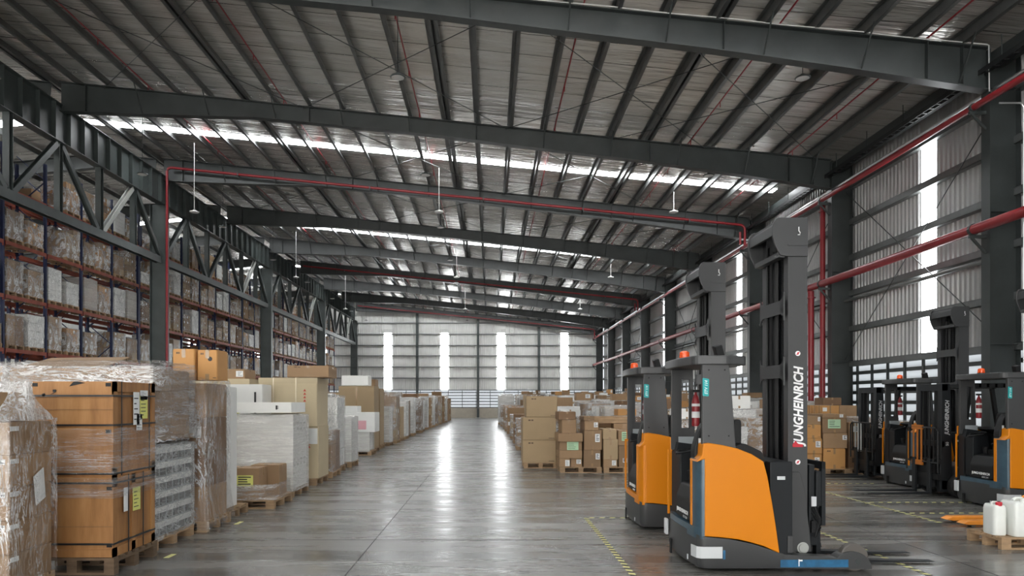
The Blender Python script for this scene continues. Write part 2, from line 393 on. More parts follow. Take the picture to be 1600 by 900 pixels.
# columns
def col_right(i,Y):
    m=MB(); m.box(XR-.33,Y-.012,.03,XR+.33,Y+.012,ztop(XR)-.1)
    m.box(XR-.35,Y-.15,.03,XR-.33,Y+.15,ztop(XR)-.02); m.box(XR+.33,Y-.15,.03,XR+.35,Y+.15,ztop(XR)-.02)
    root=m.build('steel_column','steel')
    MB().box(XR-.42,Y-.22,0,XR+.42,Y+.22,.03).build('base_plate','steel',root)
    for z in (3.0,6.0,8.8): MB().box(XR-.33,Y-.14,z,XR+.33,Y+.14,z+.015).build('stiffener','steel',root)
    return root
cy=[1.37,9.1]+NY
for i,Y in enumerate(cy):
    tag(col_right(i,Y), f'dark grey steel column on the right wall, {ordn(max(0,i-2)) } counted from the near end' if i>1 else f'dark grey steel column of the right wall beside the camera, {("further back","level with the trucks")[i]}', 'column','columns along the right wall')
LY=[NY[0],NY[2],NY[4],NY[6],NY[8]-.2]
for i,Y in enumerate(LY):
    m=MB(); X=XL-.1
    m.box(X-.33,Y-.012,.03,X+.33,Y+.012,10.3); m.box(X-.35,Y-.17,.03,X-.33,Y+.17,10.3); m.box(X+.33,Y-.17,.03,X+.35,Y+.17,10.3)
    root=m.build('steel_column','steel_truss'); MB().box(X-.42,Y-.24,0,X+.42,Y+.24,.03).build('base_plate','steel',root)
    tag(root,f'dark steel column carrying the trusses before the racks, {ordn(i)} from the camera','column','columns along the racks')
for i,X in enumerate((-7.8,-1.3,5.2)):
    h=ztop(X)-.5
    root=MB().hbeam((X,YE-.28,.03),(X,YE-.28,h),.25,.34,up=(0,1,0)).build('steel_column','steel_truss')
    MB().box(X-.25,YE-.5,0,X+.25,YE-.06,.03).build('base_plate','lamp_white',root)
    tag(root,f'slim steel post against the far end wall, {("left","middle","right")[i]} of three','column','posts of the far wall')
# rafters
def depth(X):
    P=[(-14.2,.98),(-12.5,.88),(-9.9,.70),(-7.8,.54),(-2,.52),(1,.60),(5,.68),(8,.8),(11.3,.97)]
    if X<=P[0][0]: return P[0][1]
    for (a,u),(b,w) in zip(P,P[1:]):
        if X<=b: return u+(w-u)*(X-a)/(b-a)
    return P[-1][1]
def rafter(Y,x0,x1):
    xs=[x0+(x1-x0)*k/24 for k in range(25)]
    m=MB()
    for a,b in zip(xs,xs[1:]):
        za,zb=ztop(a),ztop(b); da,db=depth(a),depth(b)
        m.add([(x,Y+s*.01,z) for s in (-1,1) for x,z in ((a,za),(b,zb),(b,zb-db),(a,za-da))],[(0,1,2,3),(7,6,5,4)])
        for (z1,z2,t) in ((za,zb,-.022),(za-da,zb-db,.022)):
            m.add([(a,Y-.14,z1),(b,Y-.14,z2),(b,Y+.14,z2),(a,Y+.14,z1),(a,Y-.14,z1+t),(b,Y-.14,z2+t),(b,Y+.14,z2+t),(a,Y+.14,z1+t)],
                  [(0,1,2,3),(4,7,6,5),(0,4,5,1),(2,6,7,3)])
    root=m.build('roof_rafter','steel')
    for X in (-13.4,-6.,0.,5.3,9.9,10.7):
        if x0<X<x1: MB().box(X-.008,Y-.13,ztop(X)-depth(X)+.02,X+.008,Y+.13,ztop(X)-.03).build('stiffener','steel',root)
    k=-12
    while k<=10:
        X=-.45+1.11*k
        if x0+.5<X<x1-.6:
            for sy in (-1,1): MB().beam((X,Y+sy*.02,ztop(X)-depth(X)+.03),(X,Y+sy*.62,ztop(X)+.03),.03,.03).build('fly_brace','steel',root)
        k+=2
    return root
ry=[-13.95,-6.36,1.37,9.1]+NY
for i,Y in enumerate(ry):
    r=rafter(Y-(.25 if i==len(ry)-1 else 0),-14.25,11.28)
    tag(r, f'long tapered steel rafter spanning the hall, {ordn(i-4)} in view' if i>3 else f'tapered steel rafter overhead behind the view, {ordn(i)} from the rear wall','rafter','roof rafters')
for i,Y in enumerate(NY):
    m=MB(); m.hbeam((-14.6,Y,ztop(-14.6)-.35),(RIDGE,Y,ztop(RIDGE)-.35),.25,.6).hbeam((RIDGE,Y,ztop(RIDGE)-.35),(-35.9,Y,ztop(-35.9)-.35),.25,.6)
    tag(m.build('roof_rafter','steel'),f'dark steel rafter above the pallet racks, {ordn(i)} from the camera','rafter','rafters above the racks')
# trusses over the left column line
for i in range(4):
    a,b=(LY[i],NY[2*i+2]); b=min(b,NY[8]-.2); n=6; st=(b-a)/n
    root=empty('steel_truss',(XL,a,10.3)); L=b-a
    tag(root,f'dark steel truss carrying the roof over the rack aisle, {ordn(i)} from the camera','truss','trusses over the rack aisle')
    g=MB(); g.box(-.012,.02,.0,.012,L-.02,1.27); g.box(-.17,.02,0,.17,L-.02,.025); g.box(-.17,.02,1.245,.17,L-.02,1.27)
    g.build('top_girder','steel_truss',root)
    k=0
    while .45+k*.86<L-.2:
        MB().box(-.16,.45+k*.86-.008,.025,.16,.45+k*.86+.008,1.245).build('stiffener','steel_truss',root); k+=1
    MB().hbeam((0,.25,-2.45),(0,L-.25,-2.45),.30,.24,up=(1,0,0)).build('bottom_chord','steel_truss',root)
    for k in range(1,n): MB().hbeam((0,k*st,-2.33),(0,k*st,0),.20,.20,.015,up=(0,1,0)).build('vertical_post','steel_truss',root)
    for k in range(n):
        y0,y1=k*st,(k+1)*st
        p,q=((0,y0+.18,-2.3),(0,y1-.14,-.05)) if k%2==0 else ((0,y0+.14,-.05),(0,y1-.18,-2.3))
        MB().hbeam(p,q,.18,.17,.02,up=(1,0,0)).build('diagonal','steel_light' if k==4 else 'steel_truss',root)  # light catching one diagonal is put in as a paler steel
# roof bracing rods, an X in each bay
for i in range(8):
    for jx,(xa,xb) in enumerate(((-12.8,-6.2),(-6.2,.5),(.5,7.1),(4.,10.8))):
        if jx==3 and i%2: continue
        if i%2 and jx in (0,): continue
        ya,yb=NY[i]+.1,NY[i+1]-.1
        if i==7: yb-=.3
        m=MB()
        za,zb=ztop(xa)-.06,ztop(xb)-.06
        m.path([(xa,ya,za),(xb,yb,zb)],.012,6); m.path([(xb,ya,zb-.03),(xa,yb,za-.03)],.012,6)
        tag(m.build('bracing_rods','steel'),f'pair of crossed steel rods under the roof, {ordn(jx)} from the racks in bay {i+1}','bracing','roof bracing rods')
for i in (0,1,3,5):
    ya,yb=NY[i]+.15,NY[i+1]-.15
    m=MB(); m.path([(11.75,ya,3.1),(11.75,yb,8.6)],.014,6); m.path([(11.72,yb,3.1),(11.72,ya,8.6)],.014,6); m.box(11.66,ya-.15,5.8,11.8,ya-.05,5.9).box(11.66,yb+.05,5.8,11.8,yb+.15,5.9)
    tag(m.build('bracing_rods','steel'),f'crossed steel rods against the right wall between its {ordn(i)} and {ordn(i+1)} columns','bracing','wall bracing rods')
for i in (0,1,2,3,5):
    ya,yb=NY[i]+.02,NY[i+1]-.02
    tag(MB().path([(11.78,ya,5.05),(11.78,yb,5.05)],.055,10).build('strut_pipe','girt',smooth=True),f'horizontal grey tube strut on the right wall past its {ordn(i)} column','strut','wall strut tubes')
# red pipes
def elbow(p,a,b,r=.15,n=6):
    p=Vector(p); a=Vector(a); b=Vector(b); return [tuple(p-a*r*(1-math.sin(t))+b*r*(1-math.cos(t))) for t in [PI/2*k/n for k in range(n+1)]]
pm=MB().path([(11.0,-8,8.4),(11.0,78.4,8.4)],.075,12)
up_=pm.build('sprinkler_main','red',smooth=True); tag(up_,'upper red sprinkler main running high along the right wall','pipe')
pm=MB().path([(11.0,-8,5.62),(11.0,78.4,5.62)],.115,14)
lo_=pm.build('sprinkler_main','red',smooth=True); tag(lo_,'thicker lower red pipe running along the right wall on brackets','pipe')
for Y in NY:
    for z,par in ((8.4,up_),(5.62,lo_)):
        r=.075 if par is up_ else .115
        m=MB(); m.box(10.9,Y-.03,z-r-.08,11.28,Y+.03,z-r-.01); m.beam((10.95,Y,z-r-.06),(11.28,Y,z-r-.42),.05,.05); m.path([(11.0,Y-.04,z),(11.0,Y+.04,z)],r+.02,12)
        m.build('bracket','steel',par)
for n in (2,5,8):
    Y=NY[n]-(.35 if n<8 else .7)
    pts=[(-13.97,Y,ztop(-13.97)-.44)]
    zr=ztop(10.85)-.44
    pts+= elbow((11.0,Y,zr),(1,0,-.1),(0,0,-1),.2)+[(11.0,Y,8.46)]
    if n==2: pts=[(-13.97,Y,0.05)]+elbow((-13.97,Y,ztop(-13.97)-.44),(0,0,1),(1,0,-.1),.2)+pts[1:]
    o=MB().path(pts,.055,10).build('sprinkler_pipe','red',smooth=True)
    tag(o,{2:'red pipe along the third rafter with a drop beside the left column',5:'red pipe fixed along the sixth rafter in the distance',8:'red pipe under the last rafter at the far wall'}[n],'pipe')
    if n<8: MB().path([(10.8,Y,zr-.3),(10.8,Y,8.5)],.05,8).build('drop_pipe','red',o,smooth=True)
    h=MB()
    for X in (-10.9,-5.2,-.3,4.,8.6): h.box(X-.02,Y-.07,ztop(X)-.51,X+.02,Y+.22,ztop(X)-.37)
    h.build('clamp','steel',o)
for q,k in enumerate((-10,-6,-2,2,6,9)):
    X=-.45+1.11*k+.35; z=ztop(X)+.06
    m=MB().path([(X,YB+.5,z),(X,78.5,z)],.022,6)
    Y=18.
    while Y<78: m.path([(X,Y,z),(X,Y,z-.16)],.012,5); Y+=3.1
    tag(m.build('sprinkler_pipe','red'),f'thin red sprinkler line between the purlins, {ordn(q) if q else "first"} from the racks','pipe','sprinkler lines under the roof')
# risers with valves between the second and third right-hand columns
for k,(X,Y,zt,r) in enumerate(((11.0,25.35,5.50,.10),(11.22,24.95,8.35,.085))):
    o=MB().path([(X,Y,.05),(X,Y,zt)],r,12).build('riser_pipe','red',smooth=True)
    tag(o,('thick red riser dropping from the lower main on the right wall','taller red riser reaching the upper main on the right wall')[k],'pipe')
    f=MB()
    for z in (1.2,1.9,zt-.25,.1): f.lathe([(r+.01,0),(r+.05,0),(r+.05,.03),(r+.01,.03)],(X,Y,z),12)
    f.build('flange','red',o)
    v=MB().lathe([(.05,0),(.13,.02),(.13,.3),(.05,.34)],(X,Y-.02,1.35),12); v.lathe([(.1,0),(.1,.02)],(X-.0,Y-.22,1.55),14,axis='y')
    v.build('valve','black',o,smooth=True)
tag(MB().path([(11.42,-8,8.78),(11.42,78.4,8.78)],.05,8).build('conduit','conduit',smooth=True),'shiny metal conduit above the upper red pipe on the right wall','conduit')
m=MB(); m.box(11.1,-8,9.12,11.12,78.4,9.24).box(11.24,-8,9.12,11.26,78.4,9.24)
Y=-8
while Y<78.3: m.box(11.1,Y,9.12,11.26,Y+.05,9.135); Y+=.3
ct=m.build('cable_tray','tray'); tag(ct,'black ladder cable tray hung along the right eaves','cable tray')
Y=-7
while Y<78: MB().path([(11.18,Y,9.12),(11.18,Y,ztop(11.18))],.012,5).build('hanger','steel',ct); Y+=1.93
tag(MB().box(11.35,-8,9.3,11.65,78.4,9.62).build('eave_girder','steel'),'dark eaves strut running above the right wall columns','beam')
pts=[(-2.,NY[0]-.13,ztop(-2)+.02)]
for k in range(14):
    X=-1.+12.2*k/13; pts.append((X,NY[0]-.165,ztop(X)+.012+.012*math.sin(k*2.1)))
pts+=[(11.24,NY[0]-.17,ztop(11.2)),(11.25,NY[0]-.17,8.7)]
tag(MB().path(pts,.013,6).build('cable','white_cable'),'thin white cable laid along the nearest rafter and hanging at its right end','cable')
# vertical conduit on near right column
tag(MB().path([(10.98,15.95,8.15),(11.45,15.95,8.15),(11.52,15.95,8.05),(11.52,15.95,.0)],.02,6).build('conduit','conduit',smooth=True),'thin pale conduit bent down at the right edge of the view','conduit')
# high bay lamps
def lamp(X,Y,z,stem,label,grp):
    root=empty('pendant_lamp',(X,Y,z)); tag(root,label,'lamp',grp)
    MB().lathe([(.02,.10),(.055,.09),(.06,.04),(.17,.025),(.19,.0),(.17,-.01),(.0,-.012)],n=24).build('lamp_shade','lamp_white' if stem=='lamp_white' else 'steel_truss',root,smooth=True)
    MB().lathe([(.155,-.018),(.155,-.012)],n=24).build('diffuser','lamp_white',root)
    MB().path([(0,0,.09),(0,0,ztop(X)+.0-z)],.008 if stem!='lamp_white' else .010,6).build('stem',stem,root)
for i in range(8):
    for k,X in enumerate((-12.1,-2.25,7.6)):
        lamp(X,NY[i]+1.15,9.62-.02*k,'black',f'round pendant lamp hanging past the {ordn(i)} rafter, {("left","middle","right")[k]} of its row','pendant lamps behind the rafters')
for i,Y in enumerate((29.6,45.1,60.5)):
    for k,X in enumerate((-11.85,-2.05,7.35)):
        lamp(X,Y,9.3,'lamp_white',f'pendant lamp on a white stem by the {ordn(i)} skylight strip, {("left","middle","right")[k]} one','pendant lamps on white stems')

# ------------------------------------------------------------------ pallets, cartons, wrapped loads
def pallet_mb(w,d,h=.14,slim=True):
    m=MB(); t=.02
    for k in range(3):
        y=[0,d/2-.05,d-.1][k]; m.box(0,y,0,w,y+.1,t)
    for k in range(3):
        for q in range(3): 
            y=[0,d/2-.05,d-.1][k]; x=[0,w/2-.06,w-.12][q]; m.box(x,y,t,x+.12,y+.1,h-2*t)
    for q in range(3):
        x=[0,w/2-.06,w-.12][q]; m.box(x,0,h-2*t,x+.12,d,h-t)
    n=7
    for k in range(n):
        y=(d-.09)*k/(n-1); m.box(0,y,h-t,w,y+.09,h)
    return m
PAL=pallet_mb(1,1).build('pallet','wood'); PALM=PAL.data; bpy.data.objects.remove(PAL)
def put(name,me,parent,loc,scale=(1,1,1),rz=0.):
    o=bpy.data.objects.new(name,me); C.objects.link(o); o.location=loc; o.scale=scale; o.rotation_euler=(0,0,rz)
    if parent: o.parent=parent
    return o
def mesh_of(mb,mats,recalc=True,smooth=False):
    o=mb.build('m',mats,recalc=recalc,smooth=smooth); me=o.data; bpy.data.objects.remove(o); return me
def stack_mb(nx,ny,nz,rr,mats=2,labels=True,jit=.006,skip=0.):
    """cartons of a load filling the unit box, materials 0/1 by carton, 2 tape, 3 paper"""
    m=MB()
    for k in range(nz):
        for i in range(nx):
            for jj in range(ny):
                if k==nz-1 and rr.random()<skip: continue
                a=i/nx+rr.uniform(.001,jit); b=(i+1)/nx-rr.uniform(.001,jit); c=jj/ny+rr.uniform(.001,jit); d=(jj+1)/ny-rr.uniform(.001,jit)
                e=k/nz+.001; g=(k+1)/nz-.006
                mi=0 if rr.random()<.7 else 1
                m.box(a,c,e,b,d,g,mi)
                if jj==0:
                    mid=(a+b)/2; m.box(mid-.018,c-.003,e,mid+.018,c,g,2)
                    if labels and rr.random()<.4: m.box(a+.03,c-.004,e+.5/nz,a+.03+.12,c,e+.8/nz,3)
                if i==0 or i==nx-1:
                    md=(c+d)/2; xx=a if i==0 else b
                    m.box(xx-.003,md-.018,e,xx+.003,md+.018,g,2)
                    if labels and rr.random()<.35: m.box(xx-.004,c+.04,e+.45/nz,xx+.004,c+.17,e+.8/nz,3)
    return m
def wrap_mb(rr,n=7,amp=.012,flare=.0,topo=True):
    """film shell round the unit box with creases"""
    m=MB(); S=4*n; nz=8
    def ring(t):
        k=int(t//n)%4; u=(t%n)/n
        return [(u,0),(1,u),(1-u,1),(0,1-u)][k]
    vs=[]
    for z in range(nz+1):
        zz=z/nz
        for t in range(S):
            x,y=ring(t); dx,dy=x-.5,y-.5; l=max(abs(dx),abs(dy)); o=.008+rr.uniform(0,amp)+(flare*(1-zz*4) if zz<.25 else 0)
            if t%n==0: o=.004+(flare*(1-zz*4) if zz<.25 else 0)
            vs.append((.5+dx*(1+2*o),.5+dy*(1+2*o),zz*(1.0)+(rr.uniform(-.01,.02) if z in (0,nz) else 0)+(-.0)))
    fs=[(z*S+t,z*S+(t+1)%S,(z+1)*S+(t+1)%S,(z+1)*S+t) for z in range(nz) for t in range(S)]
    m.add(vs,fs)
    if topo:
        o=len(m.v); base=nz*S; m.v.append((.5,.5,1.012)); ins=[]
        for t in range(S):
            x,y,z=m.v[base+t]; m.v.append((.5+(x-.5)*.8,.5+(y-.5)*.8,1.012+rr.uniform(0,.01)))
        for t in range(S):
            m.f.append((base+t,base+(t+1)%S,o+1+(t+1)%S,o+1+t)); m.m.append(0)
            m.f.append((o+1+t,o+1+(t+1)%S,o)); m.m.append(0)
    return m
rr=random.Random(3)
STK={}
STK['brown']=[mesh_of(stack_mb(*g,rr,skip=s),['carton','carton_tan','tape','paper']) for g,s in (((2,2,4),.0),((2,3,5),.25),((1,2,3),0),((3,2,6),.2),((2,2,3),.3),((1,1,2),0))]
STK['mixed']=[mesh_of(stack_mb(*g,rr,jit=.02,skip=s),['carton_orange','carton','tape','paper']) for g,s in (((2,2,3),.3),((2,3,4),.2),((3,3,5),.3))]
STK['white']=[mesh_of(stack_mb(*g,rr,labels=False),['carton_white','foam','foam','paper']) for g in ((1,1,2),(2,2,3),(1,2,4),(2,2,6))]
STK['dark']=[mesh_of(stack_mb(*g,rr),['carton_dark','carton','tape_dark','paper']) for g in ((1,2,3),(2,2,4))]
STK['tan']=[mesh_of(stack_mb(*g,rr,labels=False),['carton_tan','carton_cream','tape','ink_brown']) for g in ((1,1,1),(1,1,2))]
WR=[]
for fm in ('film_rack','film_rack','film','film_diag','film_milky'):
    WR.append(mesh_of(wrap_mb(rr),fm,smooth=True))
WRB={'film':WR[2],'rack':WR[0],'diag':WR[3],'milky':WR[4],'rack2':WR[1]}
DESC={'brown':'brown carton load','mixed':'orange-and-brown carton load','white':'white boxed load','dark':'dark brown carton load','tan':'large tan box'}
def load(X,Y,z,w,d,h,kind,label,group,wrap=None,rz=0.,pal=True,cat='pallet load',idx=None,ph=.14,name='pallet_load'):
    """X,Y = left near corner"""
    root=empty(name,(X,Y,z),rz); tag(root,label,cat,group)
    b=0
    if pal: put('pallet',PALM,root,(-.0,0,0),(w,d,ph/.14)); b=ph
    me=STK[kind][idx if idx is not None else R.randrange(len(STK[kind]))]
    put('cartons',me,root,(.02,.02,b),(w-.04,d-.04,h-b))
    if wrap: put('stretch_wrap',WRB[wrap],root,(.01,.01,b-.02),(w-.02,d-.02,h-b+.03))
    return root

# ---- racks
LV=[1.70,3.53,5.36,7.19,9.02]
def rack(X0,Y0,nb,label,group):
    root=empty('pallet_rack',(X0,Y0,0)); tag(root,label,'pallet rack',group)
    um=MB(); D=1.05
    for x in (0,-D):
        um.box(x-.05,-.045,0,x+.05,-.035,10.5).box(x-.05,.035,0,x+.05,.045,10.5).box(x-.05 if x<0 else x+.04,-.045,0,x-.04 if x<0 else x+.05,.045,10.5)
    z=.4
    kk=0
    while z<10.2:
        a,b=((0,z),(-D,z+.9)) if kk%2==0 else ((-D,z),(0,z+.9))
        um.beam((a[0],0,a[1]),(b[0],0,b[1]),.03,.04,up=(0,1,0)); z+=.95; kk+=1
    ume=mesh_of(um,'rack_blue')
    fm=MB().box(0,.05,-.13,.05,2.35,0).box(0.0,.05,-.2,.055,.06,.0).box(0,2.34,-.2,.055,2.35,0)
    fme=mesh_of(fm,'rack_orange')
    for k in range(nb+1): put('upright_frame',ume,root,(0,k*2.4,0))
    for k in range(nb):
        for L in LV:
            put('shelf_beam',fme,root,(.03,k*2.4,L)); put('shelf_beam',fme,root,(-D-.06,k*2.4,L))
    return root
SEG=['first','second','third','fourth']
RX=-16.5
for s in range(4):
    rack(RX,20.2+14.5*s,6,f'blue and orange pallet rack, {SEG[s]} section along the aisle side','racks along the aisle')
    rack(RX-1.35,20.2+14.5*s,6,f'blue and orange pallet rack, {SEG[s]} section of the rear row','racks of the rear row')
LN=['bottom','second','third','fourth','top']
for s in range(4):
    for bay in range(6):
        for li,L in enumerate(LV):
            for side in range(2):
                Y=20.2+14.5*s+bay*2.4+.10+side*1.13+R.uniform(0,.05)
                if Y<23.2: continue
                for row in range(2):
                    p=[.55,.93,.97,.95,.6][li] if row==0 else [0,.25,.3,.35,.4][li]
                    if li==0 and Y<33: continue
                    if row==1 and Y>60: p*=.4
                    if R.random()>p: continue
                    kind=R.choices(['brown','white','mixed','dark','tan'],[46,20,10,18,4])[0]
                    wrapk=R.choices(['rack','rack2','film','diag','milky',None],[30,25,12,16,6,9])[0]
                    h=R.uniform(1.0,1.45) if R.random()<.72 else R.uniform(.55,1.)
                    if li==4: h=R.uniform(.9,1.4)
                    w=R.uniform(1.0,1.15); d=R.uniform(.82,1.0)
                    wd='clear-wrapped' if wrapk else 'unwrapped'
                    load(RX-w+.08-1.35*row,Y,L+.002,w,d,h,kind,f'{wd} {DESC[kind]}, {LN[li]} shelf, {SEG[s]} {"aisle" if row==0 else "rear"} rack, bay {bay+1} {("near","far")[side]} side','loads on the racks',wrapk)

# ---- loose cartons
def carton(X,Y,z,w,d,h,mat,label,group=None,tapec='tape',paper=None,px=(.1,.4,.3,.3),marks=False,parent=None,tape=True,name='carton',open_top=False,rz=0.):
    c=.011; m=MB(); YJ=R.uniform(0,.035) if (label and group and 'loose' in group or label and group and 'behind the front truck' in group) else 0; Y=Y+YJ; d=d-YJ
    xs=(0,w); 
    vs=[]; 
    # chamfered vertical edges
    pl=[(c,0),(w-c,0),(w,c),(w,d-c),(w-c,d),(c,d),(0,d-c),(0,c)]
    m.prism(pl,.0,h-c,'z'); m.prism([(x+(c if x<w/2 else -c)*.8,y+(c if y<d/2 else -c)*.8) for x,y in pl],h-c,h,'z')
    o=m.build(name,mat,loc=(X,Y,z)); o.rotation_euler=(0,0,rz)
    if parent: o.parent=parent
    elif label: tag(o,label,'carton',group)
    if tape:
        t=MB(); mid=d/2 if w>d*1.2 else None
        if w>=d:
            t.box(-.0015,d/2-.025,h*.75,w+.0015,d/2+.025,h+.0012); 
            t.box(w/2-.003,-.001,.0,w/2+.003,0,h*.0+.01)
        t.box(w/2-.025,-.0015,h*.72,w/2+.025,d+.0015,h+.001); t.box(w/2-.025,-.0015,0,w/2+.025,.0,h*.2)
        t.build('tape',tapec,o)
    if paper:
        a,b,cw,chh=px; q=MB().box(a*w,-.003,b*h,(a+cw)*w,-.0005,(b+chh)*h); po=q.build('shipping_label',paper,o)
        ln=MB(); 
        for k in range(4): ln.box((a+.05)*w,-.004,(b+chh*(.18+.2*k))*h,(a+cw*(.5+.45*R.random()))*w,-.0031,(b+chh*(.18+.2*k)+.035)*h)
        ln.build('printing','ink',po)
    if marks:
        q=MB(); q.box(.17*w,-.002,h*.84,.24*w,-.0005,h*.90).box(.26*w,-.002,h*.84,.32*w,-.0005,h*.90); q.box(.78*w,-.002,.06*h,.95*w,-.0005,.085*h)
        q.build('printed_mark','ink_brown',o)
    return o
def bare_pallet(X,Y,z,w,d,label,group=None,h=.14,rz=0.):
    o=put('wooden_pallet',PALM,None,(X,Y,z),(w,d,h/.14),rz); return tag(o,label,'pallet',group)

# ================= left foreground =================
# A: near-left wrapped cartons
r=empty('pallet_load',(-5.15,6.2,0)); tag(r,'brown cartons in creased film drawn up to a knot, lower left corner','pallet load')
put('pallet',PALM,r,(0,0,0),(1.1,.68,1))
for k in range(5):
    z=.14+k*.278
    for q in range(2):
        cc=carton(.03+q*.535,.02,z,.53,.62,.274,'carton',None,parent=r,paper='paper' if q and k in(1,2,3) else None,px=(.75,.72,.2,.16))
    lab=MB().box(1.098,.04,z+.20,1.101,.15,z+.24).build('label','paper',r)
MB().add([(1.118,.36,.78),(1.118,.50,.84),(1.118,.47,1.11),(1.118,.32,1.04),(1.121,.36,.78),(1.121,.50,.84),(1.121,.47,1.11),(1.121,.32,1.04)],[(0,1,2,3),(4,5,6,7),(0,1,5,4),(2,3,7,6),(1,2,6,5),(3,0,4,7)]).build('paper_sheet','paper',r)
carton(.42,.10,1.535,.54,.4,.25,'carton',None,parent=r)
put('stretch_wrap',mesh_of(wrap_mb(rr,9,.012),'film_diag',smooth=True),r,(.0,.0,.1),(1.12,.67,1.45))
kn=MB(); ring0=[];n=28
prof=[(1.0,0),(.93,.05),(.7,.11),(.42,.19),(.24,.27),(.18,.31),(.26,.34)]
vs=[]
for rrr,z in prof:
    for k in range(n):
        a=2*PI*k/n; cx,cyy=math.cos(a),math.sin(a); l=max(abs(cx),abs(cyy)); sx=.57*cx/(l*rrr+(1-rrr)); sy=.34*cyy/(l*rrr+(1-rrr))
        f=1+.10*math.sin(k*4.7)*(1-rrr)
        vs.append((.56+sx*rrr*f+(1-rrr)*.50,.335+sy*rrr*f,1.54+z))
kn.add(vs,[(i*n+k,i*n+(k+1)%n,(i+1)*n+(k+1)%n,(i+1)*n+k) for i in range(len(prof)-1) for k in range(n)])
kn.build('wrap_top','film_knot',r,smooth=True)

# B: two plywood crates on a pallet
cb=empty('plywood_crate',(-4.50,7.27,.17)); tag(cb,'lower plywood crate with black straps and yellow notice, standing on its pallet','crate','stacked plywood crates')
ct=empty('plywood_crate',(-4.50,7.27,.962)); tag(ct,'upper plywood crate with torn top edge, white papers and yellow notice','crate','stacked plywood crates')
bp=bare_pallet(-4.52,7.25,0,.83,.94,'dark wooden pallet under the two plywood crates',h=.168); bp.data=bp.data.copy(); bp.data.materials.clear(); bp.data.materials.append(M['wood_dark'])
for root,h in ((cb,.79),(ct,.94)):
    w,d=.79,.91
    MB().box(.012,.012,0,w-.012,d-.012,h).build('panel','plywood',root)
    bt=MB()
    for (a,b) in ((0,.09),(h-.1,h)): bt.box(w-.012,0,a,w,d,b); bt.box(0,.0,a,w,.012,b) if False else None
    bt.box(w-.012,0,0,w,.085,h); bt.box(w-.012,d-.085,0,w,d,h); bt.box(w-.012,.38,0,w,.46,h) if root is cb else None
    bt.box(0,0,0,w,.012,.075) if root is cb else bt.box(0,0,h-.13,w,.012,h)
    bt.build('batten','plywood',root)
    for z in ((.12,.72) if root is cb else (.02,.50,.79)):
        MB().box(-.004,-.004,z,w+.004,d+.004,z+.018).build('strap','strap',root)
    for yv in (.16,.76) if root is ct else (.30,.62):
        MB().box(w+.001,yv,-.0,w+.005,yv+.016,h+.003).build('strap','strap',root)
    for z in ((.30,) if root is cb else (.66,)): MB().box(-.0012,-.0012,z,w+.0006,0.0,z+.004).build('panel_seam','tape_dark',root)
    br=MB()
    for (x,z) in ((.0,h-.05),(w-.07,h-.05),(w-.07,.43)) if root is ct else ((w-.06,.10),(w-.06,.66)):
        br.box(x,-.007,z,x+.05,0,z+.035)
    br.build('corner_bracket','black',root)
q=MB(); q.box(.20,-.006,.835,.23,0,.86).add([(.16,-.004,.80),(.25,-.004,.86),(.27,-.004,.88),(.22,-.004,.83)],[(0,1,2,3)]).add([(.10,-.004,.79),(.13,-.004,.80),(.12,-.004,.825),(.09,-.004,.815)],[(0,1,2,3)]).add([(.36,-.004,.89),(.52,-.004,.925),(.44,-.004,.94),(.40,-.004,.935)],[(0,1,2,3)])
q.build('torn_film','black',ct)
def sheet_on_side(root,w,y,z,dy,dz,mat,lines=True,name='paper_sheet'):
    o=MB().box(w+.006,y,z,w+.009,y+dy,z+dz).build(name,mat,root)
    if lines:
        ln=MB()
        for k in range(5):
            zz=z+dz*(.15+.16*k); ln.box(w+.0091,y+dy*.1,zz,w+.0098,y+dy*(.45+.4*R.random()),zz+dz*.035)
        ln.build('printing','ink',o)
sheet_on_side(ct,.79,.40,.50,.13,.34,'paper'); sheet_on_side(ct,.79,.55,.78-.02,.17,.10,'paper'); sheet_on_side(ct,.79,.545,.56,.17,.24,'paper_yellow',name='notice'); sheet_on_side(ct,.79,.47,.44,.12,.17,'paper')
sheet_on_side(cb,.79,.39,.40,.16,.24,'paper_yellow',name='notice'); sheet_on_side(cb,.79,.20,.42,.08,.24,'paper',lines=False)
put('stretch_wrap',mesh_of(wrap_mb(rr,8,.006,topo=False),'film_band',smooth=True),ct,(-.008,-.008,.03),(.806,.926,.44))
put('stretch_wrap',mesh_of(wrap_mb(rr,8,.006,topo=False),'film_band',smooth=True),cb,(-.008,-.008,.58),(.806,.926,.2))
text('marking','18','ink',.07,Matrix.Translation((.09,-.002,.60))@FRONT,cb)

# D: tray stack under C
r=empty('pallet_load',(-5.45,8.36,0)); tag(r,'film-wrapped stack of grey and white trays on a pallet behind the plywood crates','pallet load')
put('pallet',PALM,r,(0,0,0),(1.65,1.12,1))
tr=MB()
for k in range(6):
    z=.14+k*.172
    for a in range(4):
        for b in range(3):
            x0=.03+a*.40; y0=.03+b*.357
            tr.box(x0+.01,y0+.01,z,x0+.38,y0+.34,z+.10,0); tr.box(x0,y0,z+.10,x0+.395,y0+.352,z+.168,1)
    for b in range(6): tr.box(1.615,.05+b*.178,z+.02,1.628,.16+b*.178,z+.10,2)
    for a in range(9): tr.box(.05+a*.178,.022,z+.02,.16+a*.178,.038,z+.10,2)
tr.build('trays',['grey_crate','carton_white','truck_grey'],r)
put('stretch_wrap',mesh_of(wrap_mb(rr,9,.02),'film_tray',smooth=True),r,(.0,.0,.12),(1.65,1.12,1.08))
